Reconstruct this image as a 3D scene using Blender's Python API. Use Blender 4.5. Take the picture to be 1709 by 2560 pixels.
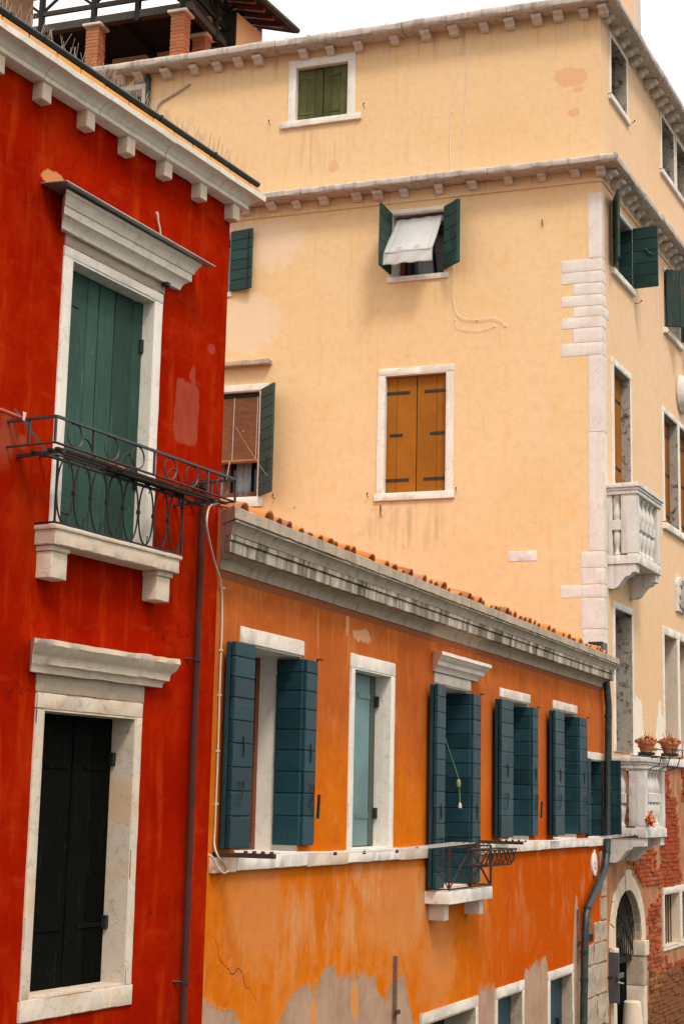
import bpy, bmesh, math, random
from mathutils import Vector, Matrix, noise
random.seed(7)
sc = bpy.context.scene
for o in list(bpy.data.objects):
    bpy.data.objects.remove(o)
COL = sc.collection

# ------------------------------------------------------------------ camera
PW, PH, PF = 1709.0, 2560.0, 4000.0            # photograph size and focal length in its pixels
PITCH, ROLL, HC = math.radians(10.26), math.radians(1.24), 4.6
_f = Vector((0, math.cos(PITCH), math.sin(PITCH)))
_u0 = Vector((0, -math.sin(PITCH), math.cos(PITCH)))
_x0 = Vector((1, 0, 0))
_x = math.cos(ROLL) * _x0 + math.sin(ROLL) * _u0
_u = -math.sin(ROLL) * _x0 + math.cos(ROLL) * _u0
CAMP = Vector((0, 0, HC))
cd = bpy.data.cameras.new('camera')
cam = bpy.data.objects.new('camera', cd)
COL.objects.link(cam)
cd.sensor_fit = 'VERTICAL'
cd.sensor_height = 36.0
cd.sensor_width = 24.0
cd.lens = PF / PH * 36.0
cd.clip_end = 2000
cam.matrix_world = Matrix(((_x.x, _u.x, -_f.x, CAMP.x), (_x.y, _u.y, -_f.y, CAMP.y), (_x.z, _u.z, -_f.z, CAMP.z), (0, 0, 0, 1)))
sc.camera = cam
sc.render.resolution_x, sc.render.resolution_y = 683, 1024

# ------------------------------------------------------------------ sky and sun (bright overcast day)
SUN_EL, SUN_AZ = math.radians(54), math.radians(160)    # azimuth measured from +Y towards +X
w = bpy.data.worlds.new('World')
sc.world = w
w.use_nodes = True
wn, wl = w.node_tree.nodes, w.node_tree.links
wn.clear()
sky = wn.new('ShaderNodeTexSky')
sky.sky_type = 'NISHITA'
sky.sun_disc = False
sky.sun_elevation = SUN_EL
sky.sun_rotation = SUN_AZ
sky.air_density = 1.0
sky.dust_density = 6.0
hs = wn.new('ShaderNodeHueSaturation')
hs.inputs['Saturation'].default_value = 0.12
mx = wn.new('ShaderNodeMix')
mx.data_type = 'RGBA'
mx.inputs[0].default_value = 0.85
# cloud cover of an overcast day: brightest overhead, a third of that at the horizon
wtc = wn.new('ShaderNodeTexCoord')
wsp = wn.new('ShaderNodeSeparateXYZ')
wl.new(wtc.outputs['Generated'], wsp.inputs[0])
wmr = wn.new('ShaderNodeMapRange')
wmr.inputs['From Min'].default_value = 0.0
wmr.inputs['From Max'].default_value = 1.0
wmr.inputs['To Min'].default_value = 0.36
wmr.inputs['To Max'].default_value = 1.0
wl.new(wsp.outputs[2], wmr.inputs['Value'])
wcl = wn.new('ShaderNodeVectorMath')
wcl.operation = 'SCALE'
wcl.inputs[0].default_value = (24.0, 23.1, 22.0)
wl.new(wmr.outputs[0], wcl.inputs['Scale'])
wl.new(wcl.outputs[0], mx.inputs[7])
bg = wn.new('ShaderNodeBackground')
bg.inputs['Strength'].default_value = 0.07
wo = wn.new('ShaderNodeOutputWorld')
wl.new(sky.outputs[0], hs.inputs['Color'])
wl.new(hs.outputs[0], mx.inputs[6])
wl.new(mx.outputs[2], bg.inputs['Color'])
wl.new(bg.outputs[0], wo.inputs[0])
sd = bpy.data.lights.new('sun', 'SUN')
sun = bpy.data.objects.new('sun', sd)
COL.objects.link(sun)
sd.energy = 1.5
sd.angle = math.radians(12)
sd.color = (1.0, 0.93, 0.83)
sdir = Vector((math.sin(SUN_AZ) * math.cos(SUN_EL), math.cos(SUN_AZ) * math.cos(SUN_EL), math.sin(SUN_EL)))
sun.rotation_euler = sdir.to_track_quat('Z', 'Y').to_euler()
sun.location = (20, -10, 40)
sc.view_settings.view_transform = 'Standard'
sc.view_settings.look = 'None'
sc.view_settings.gamma = 1
sc.view_settings.exposure = 0.54
sc.view_settings.use_curve_mapping = False

# ------------------------------------------------------------------ facade frames
def dirv(a):
    a = math.radians(a)
    return Vector((math.sin(a), math.cos(a), 0))
def ray(px, py):
    return _x * ((px - PW / 2) / PF) - _u * ((py - PH / 2) / PF) + _f
_r = ray(515, 2250)
E1 = CAMP + _r * (12 / _r.y)
E1.z = 0
A_RED, A_OR, A_SIDE, A_FRONT = 27.76, 22.67, 25.33, -70.1
UC = 12.59
CY = E1 + dirv(A_OR) * UC                          # corner of the yellow house
CY.z = 0
class Frame:                                       # facade frame: x along the wall, -y outwards, z up
    def __init__(s, org, xdir):
        s.o, s.x = org.copy(), xdir.normalized()
        s.n = Vector((s.x.y, -s.x.x, 0))
        y = -s.n
        s.W = Matrix(((s.x.x, y.x, 0, org.x), (s.x.y, y.y, 0, org.y), (0, 0, 1, 0), (0, 0, 0, 1)))
        s.root = None
    def set_root(s, root):
        s.root = root
        s.M = ROOTM[root.name].inverted() @ s.W
    def px(s, px, py, off=0.0):                    # photograph pixel -> (x, z) on the plane that stands off by off
        r = ray(px, py)
        t = ((s.o + s.n * off - CAMP).dot(s.n)) / r.dot(s.n)
        p = CAMP + r * t
        return (p - s.o).dot(s.x), p.z
ROOTM = {}
FR = Frame(E1, dirv(A_RED))
FO = Frame(E1, dirv(A_OR))
FS = Frame(CY, dirv(A_SIDE))
FY = Frame(CY, -dirv(A_FRONT))

# ------------------------------------------------------------------ object helpers
def thing(name, label, cat, fr, loc=(0, 0, 0), group=None):
    o = bpy.data.objects.new(name, None)
    COL.objects.link(o)
    m = fr.W @ Matrix.Translation(loc)
    o.matrix_world = m
    ROOTM[o.name] = m.copy()
    o['label'] = label
    o['category'] = cat
    if group:
        o['group'] = group
    return o
def on(fr, root):                                  # a copy of a frame whose parts go under another root
    g = Frame(fr.o, fr.x)
    g.set_root(root)
    return g
def link(name, me, mat, parent, M):
    if not me.materials:
        me.materials.append(mat)
    o = bpy.data.objects.new(name, me)
    COL.objects.link(o)
    if me.materials[0] != mat:                     # shared mesh, other finish
        o.material_slots[0].link = 'OBJECT'
        o.material_slots[0].material = mat
    if parent is not None:
        o.parent = parent
    o.matrix_basis = M
    return o
def part(fr, name, me, mat, loc=(0, 0, 0), rz=0.0, kind=None, R=None):
    M = fr.M @ Matrix.Translation(loc)
    if R is not None:
        M = M @ R
    elif rz:
        M = M @ Matrix.Rotation(rz, 4, 'Z')
    o = link(name, me, mat, fr.root, M)
    if kind:
        o['kind'] = kind
    return o
def sub(parent, name, me, mat, loc=(0, 0, 0), rz=0.0, R=None):
    M = Matrix.Translation(loc)
    if R is not None:
        M = M @ R
    elif rz:
        M = M @ Matrix.Rotation(rz, 4, 'Z')
    return link(name, me, mat, parent, M)

# ------------------------------------------------------------------ mesh helpers (all return mesh data)
def fin(bm, smooth=None):
    bmesh.ops.recalc_face_normals(bm, faces=bm.faces)
    me = bpy.data.meshes.new('mesh')
    bm.to_mesh(me)
    bm.free()
    if smooth:
        for p in me.polygons:
            p.use_smooth = True
        if smooth != 'all':
            me.set_sharp_from_angle(angle=math.radians(smooth))
    return me
def box(x0, x1, y0, y1, z0, z1, bev=0.004):
    bm = bmesh.new()
    r = bmesh.ops.create_cube(bm, size=1)
    for v in r['verts']:
        v.co = Vector((x0 + (v.co.x + .5) * (x1 - x0), y0 + (v.co.y + .5) * (y1 - y0), z0 + (v.co.z + .5) * (z1 - z0)))
    b = min(bev, .3 * min(abs(x1 - x0), abs(y1 - y0), abs(z1 - z0)))
    if b > 0:
        bmesh.ops.bevel(bm, geom=bm.edges[:], offset=b, segments=1, affect='EDGES')
    return fin(bm)
def grid_axis(a, b, step, edge):
    n = max(1, int(round((b - a) / step)))
    xs = [a + (b - a) * i / n for i in range(n + 1)]
    e = min(edge, (b - a) * .25)
    xs = [a, a + e] + [x for x in xs[1:-1] if a + e * 1.6 < x < b - e * 1.6] + [b - e, b]
    return xs
def stone(x0, x1, y0, y1, z0, z1, amp=.004, chip=.012, step=.07, seed=0.0, pl=.002):
    """a worn stone block: subdivided, wobbly faces, chipped edges"""
    e_ = .004 + pl
    X, Y, Z = grid_axis(x0, x1, step, e_), grid_axis(y0, y1, step, e_), grid_axis(z0, z1, step, e_)
    nx, ny, nz = len(X), len(Y), len(Z)
    bm = bmesh.new()
    vs = {}
    def V(i, j, k):
        key = (i, j, k)
        if key not in vs:
            p = Vector((X[i], Y[j], Z[k]))
            ext = (i in (0, nx - 1)) + (j in (0, ny - 1)) + (k in (0, nz - 1))
            c = Vector(((x0 + x1) / 2, (y0 + y1) / 2, (z0 + z1) / 2))
            q = p * 6 + Vector((seed, seed * 1.7, seed * 2.3))
            d = noise.noise_vector(q) * amp + noise.noise_vector(q * 3.1) * amp * .5
            if ext >= 2:                            # edges drawn inwards, some chipped
                cc = max(0.0, noise.noise(q * 1.3 + Vector((9, 3, 1))) - .12) * 2.2
                pull = pl + chip * cc
                t = Vector((0, 0, 0))
                if i in (0, nx - 1): t.x = math.copysign(pull, c.x - p.x)
                if j in (0, ny - 1): t.y = math.copysign(pull, c.y - p.y)
                if k in (0, nz - 1): t.z = math.copysign(pull, c.z - p.z)
                d += t
            vs[key] = bm.verts.new(p + d)
        return vs[key]
    for i in range(nx - 1):
        for k in range(nz - 1):
            bm.faces.new((V(i, 0, k), V(i + 1, 0, k), V(i + 1, 0, k + 1), V(i, 0, k + 1)))
            bm.faces.new((V(i, ny - 1, k), V(i, ny - 1, k + 1), V(i + 1, ny - 1, k + 1), V(i + 1, ny - 1, k)))
    for j in range(ny - 1):
        for k in range(nz - 1):
            bm.faces.new((V(0, j, k), V(0, j, k + 1), V(0, j + 1, k + 1), V(0, j + 1, k)))
            bm.faces.new((V(nx - 1, j, k), V(nx - 1, j + 1, k), V(nx - 1, j + 1, k + 1), V(nx - 1, j, k + 1)))
    for i in range(nx - 1):
        for j in range(ny - 1):
            bm.faces.new((V(i, j, 0), V(i, j + 1, 0), V(i + 1, j + 1, 0), V(i + 1, j, 0)))
            bm.faces.new((V(i, j, nz - 1), V(i + 1, j, nz - 1), V(i + 1, j + 1, nz - 1), V(i, j + 1, nz - 1)))
    return fin(bm, 30)
def moulding(prof, x0, x1, ml=0.0, mr=0.0, step=.12, amp=.003, chip=0.0, seed=0.0, smooth=35):
    """closed profile [(off, z)] run along x; ends mitred by ml / mr times the projection"""
    n = max(1, int((x1 - x0) / step))
    bm = bmesh.new()
    rows = []
    pmax = max(p[0] for p in prof)
    for i in range(n + 1):
        t = i / n
        row = []
        for (o, z) in prof:
            xa, xb = x0 - ml * o, x1 + mr * o
            x = xa + (xb - xa) * t
            q = Vector((x * 5 + seed, o * 9, z * 9))
            d = noise.noise_vector(q) * amp + noise.noise_vector(q * 3.3) * amp * .6
            if chip and o > .5 * pmax:
                c = max(0, noise.noise(Vector((x * 7 + seed, z * 4, seed))) - .25) * chip * 3
                d.y += c
                d.z += c * .5
            row.append(bm.verts.new((x + d.x * .3, -o + (d.y if o > .004 else 0), z + d.z)))
        rows.append(row)
    m = len(prof)
    for i in range(n):
        for k in range(m):
            k2 = (k + 1) % m
            bm.faces.new((rows[i][k], rows[i + 1][k], rows[i + 1][k2], rows[i][k2]))
    bm.faces.new(rows[0])
    bm.faces.new(list(reversed(rows[-1])))
    return fin(bm, smooth)
def tube(pts, r, seg=6, closed=False):
    pts = [Vector(p) for p in pts]
    bm = bmesh.new()
    n = len(pts)
    rings = []
    up = None
    for i, p in enumerate(pts):
        if closed:
            t = pts[(i + 1) % n] - pts[(i - 1) % n]
        else:
            t = pts[min(i + 1, n - 1)] - pts[max(i - 1, 0)]
        t.normalize()
        if up is None:
            up = Vector((0, 0, 1)) if abs(t.z) < .9 else Vector((0, 1, 0))
        a = t.cross(up)
        if a.length < 1e-4:
            a = t.cross(Vector((1, 0, 0)))
        a.normalize()
        b = a.cross(t).normalized()
        up = b
        rr = r[i] if isinstance(r, (list, tuple)) else r
        rings.append([bm.verts.new(p + (a * math.cos(k * 2 * math.pi / seg) + b * math.sin(k * 2 * math.pi / seg)) * rr) for k in range(seg)])
    m = n if closed else n - 1
    for i in range(m):
        A, B = rings[i], rings[(i + 1) % n]
        for k in range(seg):
            bm.faces.new((A[k], A[(k + 1) % seg], B[(k + 1) % seg], B[k]))
    if not closed:
        bm.faces.new(list(reversed(rings[0])))
        bm.faces.new(rings[-1])
    return fin(bm, 50)
def bar(a, b, wx, wy=None):
    """flat or square bar between two points"""
    a, b = Vector(a), Vector(b)
    wy = wy or wx
    t = (b - a).normalized()
    ref = Vector((0, 0, 1)) if abs(t.z) < .9 else Vector((0, 1, 0))
    s = t.cross(ref).normalized() * wx / 2
    u = s.cross(t).normalized() * wy / 2
    bm = bmesh.new()
    A = [bm.verts.new(a + i * s + j * u) for i, j in ((-1, -1), (1, -1), (1, 1), (-1, 1))]
    B = [bm.verts.new(b + i * s + j * u) for i, j in ((-1, -1), (1, -1), (1, 1), (-1, 1))]
    for k in range(4):
        bm.faces.new((A[k], A[(k + 1) % 4], B[(k + 1) % 4], B[k]))
    bm.faces.new(list(reversed(A)))
    bm.faces.new(B)
    return fin(bm)
def ring(c, rx, rz, r, axis='y', seg=20):
    P = []
    for i in range(seg):
        a = 2 * math.pi * i / seg
        P.append((c[0] + rx * math.cos(a), c[1], c[2] + rz * math.sin(a)) if axis == 'y' else (c[0], c[1] + rx * math.cos(a), c[2] + rz * math.sin(a)))
    return tube(P, r, 5, True)
def lathe(prof, seg=14):
    bm = bmesh.new()
    rings = [[bm.verts.new((r * math.cos(k * 2 * math.pi / seg), r * math.sin(k * 2 * math.pi / seg), z)) for k in range(seg)] for r, z in prof]
    for A, B in zip(rings, rings[1:]):
        for k in range(seg):
            bm.faces.new((A[k], A[(k + 1) % seg], B[(k + 1) % seg], B[k]))
    bm.faces.new(list(reversed(rings[0])))
    bm.faces.new(rings[-1])
    return fin(bm, 40)
def prism(pts, y0, y1, bev=0.0):
    """outline [(x, z)] given thickness from y0 to y1"""
    bm = bmesh.new()
    A = [bm.verts.new((x, y0, z)) for x, z in pts]
    B = [bm.verts.new((x, y1, z)) for x, z in pts]
    bm.faces.new(A)
    bm.faces.new(list(reversed(B)))
    n = len(pts)
    for i in range(n):
        bm.faces.new((A[i], B[i], B[(i + 1) % n], A[(i + 1) % n]))
    if bev:
        bmesh.ops.bevel(bm, geom=[e for e in bm.edges if abs(e.verts[0].co.y - e.verts[1].co.y) < 1e-6], offset=bev, segments=1, affect='EDGES')
    return fin(bm)
def side_prism(pts, x0, x1):
    """profile [(off, z)] given width along x"""
    bm = bmesh.new()
    A = [bm.verts.new((x0, -o, z)) for o, z in pts]
    B = [bm.verts.new((x1, -o, z)) for o, z in pts]
    bm.faces.new(A)
    bm.faces.new(list(reversed(B)))
    n = len(pts)
    for i in range(n):
        bm.faces.new((A[i], B[i], B[(i + 1) % n], A[(i + 1) % n]))
    return fin(bm, 40)
def wall(x0, x1, z0, z1, holes, depth=.6, closed_ends=True):
    """wall slab with rectangular openings cut through its front half"""
    xs = sorted(set([x0, x1] + [h[i] for h in holes for i in (0, 1) if x0 < h[i] < x1]))
    zs = sorted(set([z0, z1] + [h[i] for h in holes for i in (2, 3) if z0 < h[i] < z1]))
    bm = bmesh.new()
    vs = {}
    def V(x, z):
        k = (round(x, 5), round(z, 5))
        if k not in vs:
            vs[k] = bm.verts.new((x, 0, z))
        return vs[k]
    for a, b in zip(xs, xs[1:]):
        for c, d in zip(zs, zs[1:]):
            mx_, mz_ = (a + b) / 2, (c + d) / 2
            if any(h[0] < mx_ < h[1] and h[2] < mz_ < h[3] for h in holes):
                continue
            bm.faces.new((V(a, c), V(b, c), V(b, d), V(a, d)))
    me_f = bm.faces[:]
    be = [e for e in bm.edges if len(e.link_faces) == 1]
    r = bmesh.ops.extrude_edge_only(bm, edges=be)
    for v in [g for g in r['geom'] if isinstance(g, bmesh.types.BMVert)]:
        v.co.y += depth
    return fin(bm)
def cloth_grid(f, nu, nv):
    bm = bmesh.new()
    g = [[bm.verts.new(f(i / nu, j / nv)) for j in range(nv + 1)] for i in range(nu + 1)]
    for i in range(nu):
        for j in range(nv):
            bm.faces.new((g[i][j], g[i + 1][j], g[i + 1][j + 1], g[i][j + 1]))
    r = bmesh.ops.solidify(bm, geom=bm.faces[:], thickness=.003)
    return fin(bm, 'all')

# ------------------------------------------------------------------ materials
def lin(c):
    return tuple(((v / 255) / 12.92 if v / 255 <= .04045 else ((v / 255 + .055) / 1.055) ** 2.4) for v in c)
class Mat:
    def __init__(s, name):
        s.m = bpy.data.materials.new(name)
        s.m.use_nodes = True
        s.t = s.m.node_tree
        s.t.nodes.clear()
        s.out = s.t.nodes.new('ShaderNodeOutputMaterial')
        s.b = s.t.nodes.new('ShaderNodeBsdfPrincipled')
        s.t.links.new(s.b.outputs[0], s.out.inputs[0])
        tc = s.t.nodes.new('ShaderNodeTexCoord')
        s.oc = tc.outputs['Object']
        s.sep = None
        s.wc = None
    def put(s, sock, v):
        if isinstance(v, bpy.types.NodeSocket):
            s.t.links.new(v, sock)
        else:
            if sock.type == 'RGBA' and len(v) == 3:
                v = (*v, 1)
            sock.default_value = v
    def rnd(s):
        n = s.t.nodes.new('ShaderNodeObjectInfo')
        return n.outputs['Random']
    def shuffle(s):                                   # each object gets its own piece of the pattern
        cx = s.t.nodes.new('ShaderNodeVectorMath')
        cx.operation = 'MULTIPLY_ADD'
        s.put(cx.inputs[0], s.rnd())
        cx.inputs[1].default_value = (37, 53, 71)
        s.put(cx.inputs[2], s.oc)
        s.oc = cx.outputs[0]
    def map(s, scale, vec=None, loc=(0, 0, 0)):
        n = s.t.nodes.new('ShaderNodeMapping')
        s.put(n.inputs['Vector'], vec or s.oc)
        n.inputs['Scale'].default_value = scale
        n.inputs['Location'].default_value = loc
        return n.outputs[0]
    def noise(s, scale, detail=4, rough=.55, vec=None, dist=0.0):
        n = s.t.nodes.new('ShaderNodeTexNoise')
        s.put(n.inputs['Vector'], vec or s.oc)
        n.inputs['Scale'].default_value = scale
        n.inputs['Detail'].default_value = detail
        n.inputs['Roughness'].default_value = rough
        n.inputs['Distortion'].default_value = dist
        return n.outputs[0]
    def math(s, op, a, b=0.0, c=0.0, clamp=False):
        n = s.t.nodes.new('ShaderNodeMath')
        n.operation = op
        n.use_clamp = clamp
        s.put(n.inputs[0], a)
        s.put(n.inputs[1], b)
        s.put(n.inputs[2], c)
        return n.outputs[0]
    def sstep(s, v, a, b):
        n = s.t.nodes.new('ShaderNodeMapRange')
        n.interpolation_type = 'SMOOTHSTEP'
        s.put(n.inputs['Value'], v)
        n.inputs['From Min'].default_value = a
        n.inputs['From Max'].default_value = b
        return n.outputs[0]
    def mix(s, f, a, b, mode='MIX'):
        n = s.t.nodes.new('ShaderNodeMix')
        n.data_type = 'RGBA'
        n.blend_type = mode
        s.put(n.inputs[0], f)
        s.put(n.inputs[6], a)
        s.put(n.inputs[7], b)
        return n.outputs[2]
    def ramp(s, f, stops, interp='LINEAR'):
        n = s.t.nodes.new('ShaderNodeValToRGB')
        n.color_ramp.interpolation = interp
        e = n.color_ramp.elements
        while len(e) < len(stops):
            e.new(.5)
        for i, (p, c) in enumerate(stops):
            e[i].position = p
            e[i].color = (*c, 1) if len(c) == 3 else c
        s.put(n.inputs[0], f)
        return n.outputs[0]
    def xz(s):
        if s.sep is None:
            n = s.t.nodes.new('ShaderNodeSeparateXYZ')
            s.put(n.inputs[0], s.oc)
            s.sep = n
        return s.sep.outputs[0], s.sep.outputs[2]
    def patch(s, cx, cz, hw, hh, edge=.08, wob=.35, nscale=5.0, power=2.0):
        """soft-edged wobbly blot: 1 inside"""
        x, z = s.xz()
        if s.wc is None:
            n1 = s.t.nodes.new('ShaderNodeTexNoise')
            s.put(n1.inputs['Vector'], s.oc)
            n1.inputs['Scale'].default_value = 3.1
            n1.inputs['Detail'].default_value = 7
            n1.inputs['Roughness'].default_value = .68
            n2 = s.t.nodes.new('ShaderNodeSeparateColor')
            s.put(n2.inputs[0], n1.outputs[1])
            s.wc = (s.math('SUBTRACT', n2.outputs[0], .5), s.math('SUBTRACT', n2.outputs[1], .5))
        amp = 3.4 * wob * math.sqrt(hw * hh)
        wx = s.math('MULTIPLY_ADD', s.wc[0], amp, x)
        wz = s.math('MULTIPLY_ADD', s.wc[1], amp, z)
        ax = s.math('POWER', s.math('ABSOLUTE', s.math('DIVIDE', s.math('SUBTRACT', wx, cx), hw)), power)
        az = s.math('POWER', s.math('ABSOLUTE', s.math('DIVIDE', s.math('SUBTRACT', wz, cz), hh)), power)
        d = s.math('ADD', ax, az)
        return s.math('SUBTRACT', 1.0, s.sstep(d, 1 - edge, 1 + edge))
    def bump(s, h, strength=.3, dist=.01):
        n = s.t.nodes.new('ShaderNodeBump')
        n.inputs['Strength'].default_value = strength
        n.inputs['Distance'].default_value = dist
        s.put(n.inputs['Height'], h)
        s.t.links.new(n.outputs[0], s.b.inputs['Normal'])
    def done(s, col, rough=.85, metal=0.0, spec=None):
        s.put(s.b.inputs['Base Color'], col)
        s.put(s.b.inputs['Roughness'], rough)
        s.b.inputs['Metallic'].default_value = metal
        if spec is not None:
            s.b.inputs['Specular IOR Level'].default_value = spec
        return s.m

def mat_red():
    m = Mat('red_plaster')
    big = m.noise(.9, 5, .6)
    mid = m.noise(5.5, 6, .65)
    st = m.noise(2.2, 5, .6, m.map((3, 3, .45)))
    c = m.ramp(big, [(.3, (.23, .0052, .0006)), (.5, (.305, .0088, .0009)), (.7, (.42, .022, .0018))])
    c = m.mix(m.math('MULTIPLY', m.sstep(st, .5, .74), .6), c, (.48, .05, .006))
    c = m.mix(m.math('MULTIPLY', m.sstep(mid, .52, .72), .35), c, (.21, .006, .0015))
    mo = m.noise(11, 6, .72)
    c = m.mix(m.math('MULTIPLY', m.sstep(mo, .45, .68), .5), c, (.25, .007, .0015))
    c = m.mix(m.math('MULTIPLY', m.sstep(mo, .52, .36), .0), c, (.5, .05, .006))
    br = m.noise(1.5, 6, .7, m.map((1, 1, .6), loc=(4, 0, 2)))
    c = m.mix(m.math('MULTIPLY', m.sstep(br, .5, .68), .55), c, (.41, .032, .004))
    sp = m.noise(42, 3, .7)
    c = m.mix(m.math('MULTIPLY', m.sstep(sp, .68, .76), .35), c, (.6, .14, .05))
    vo = m.t.nodes.new('ShaderNodeTexVoronoi')
    vo.feature = 'DISTANCE_TO_EDGE'
    vo.inputs['Scale'].default_value = 1.1
    wv = m.t.nodes.new('ShaderNodeVectorMath')
    wv.operation = 'MULTIPLY_ADD'
    wn1 = m.t.nodes.new('ShaderNodeTexNoise')
    wn1.inputs['Scale'].default_value = 3.0
    wn1.inputs['Detail'].default_value = 6
    m.put(wn1.inputs['Vector'], m.oc)
    m.put(wv.inputs[0], wn1.outputs[1])
    wv.inputs[1].default_value = (.5, .5, .5)
    m.put(wv.inputs[2], m.oc)
    m.put(vo.inputs['Vector'], wv.outputs[0])
    hc = m.math('MULTIPLY', m.math('SUBTRACT', 1.0, m.sstep(vo.outputs[0], .0, .006)), m.sstep(m.noise(.9, 3, .5, m.map((1, 1, 1), loc=(8, 1, 3))), .5, .6))
    c = m.mix(m.math('MULTIPLY', hc, .7), c, (.1, .006, .002))
    tr = m.noise(1.0, 5, .65, m.map((2.2, 2.2, 7.0), loc=(3, 0, 5)))
    c = m.mix(m.math('MULTIPLY', m.sstep(tr, .55, .72), .3), c, (.46, .055, .01))
    x, z = m.xz()
    # mortar repair beside the tall window, dabs above it, scuffs round the rack fixings
    a = m.math('MAXIMUM', m.patch(-.51, 7.42, .16, .24, .25, .2, 7, 5), m.patch(-.43, 7.72, .035, .08, .5, .9, 9))
    a = m.math('MAXIMUM', a, m.patch(-.2, 7.98, .05, .04, .5, .5, 9))
    c = m.mix(m.math('MULTIPLY', a, .48), c, m.ramp(m.noise(7, 4, .6, m.map((3, 3, .6))), [(.3, (.34, .075, .04)), (.7, (.40, .12, .075))]))
    b = m.math('MAXIMUM', m.patch(-2.52, 6.80, .09, .16, .8, .5, 5), m.patch(-2.38, 6.80, .05, .05, .8, .5, 6))
    c = m.mix(m.math('MULTIPLY', b, .4), c, (.40, .13, .07))
    d = m.patch(-2.2, 8.62, .12, .05, .2, .5, 8)
    c = m.mix(m.math('MULTIPLY', d, .8), c, (.62, .27, .11))
    h = m.math('ADD', m.math('MULTIPLY', m.noise(2.3, 5, .6), 1.0), m.math('MULTIPLY', m.noise(60, 5, .7), .12))
    m.bump(h, .35, .02)
    return m.done(c, m.ramp(mid, [(.3, (.85,) * 3), (.7, (.97,) * 3)]), spec=.0)

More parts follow.
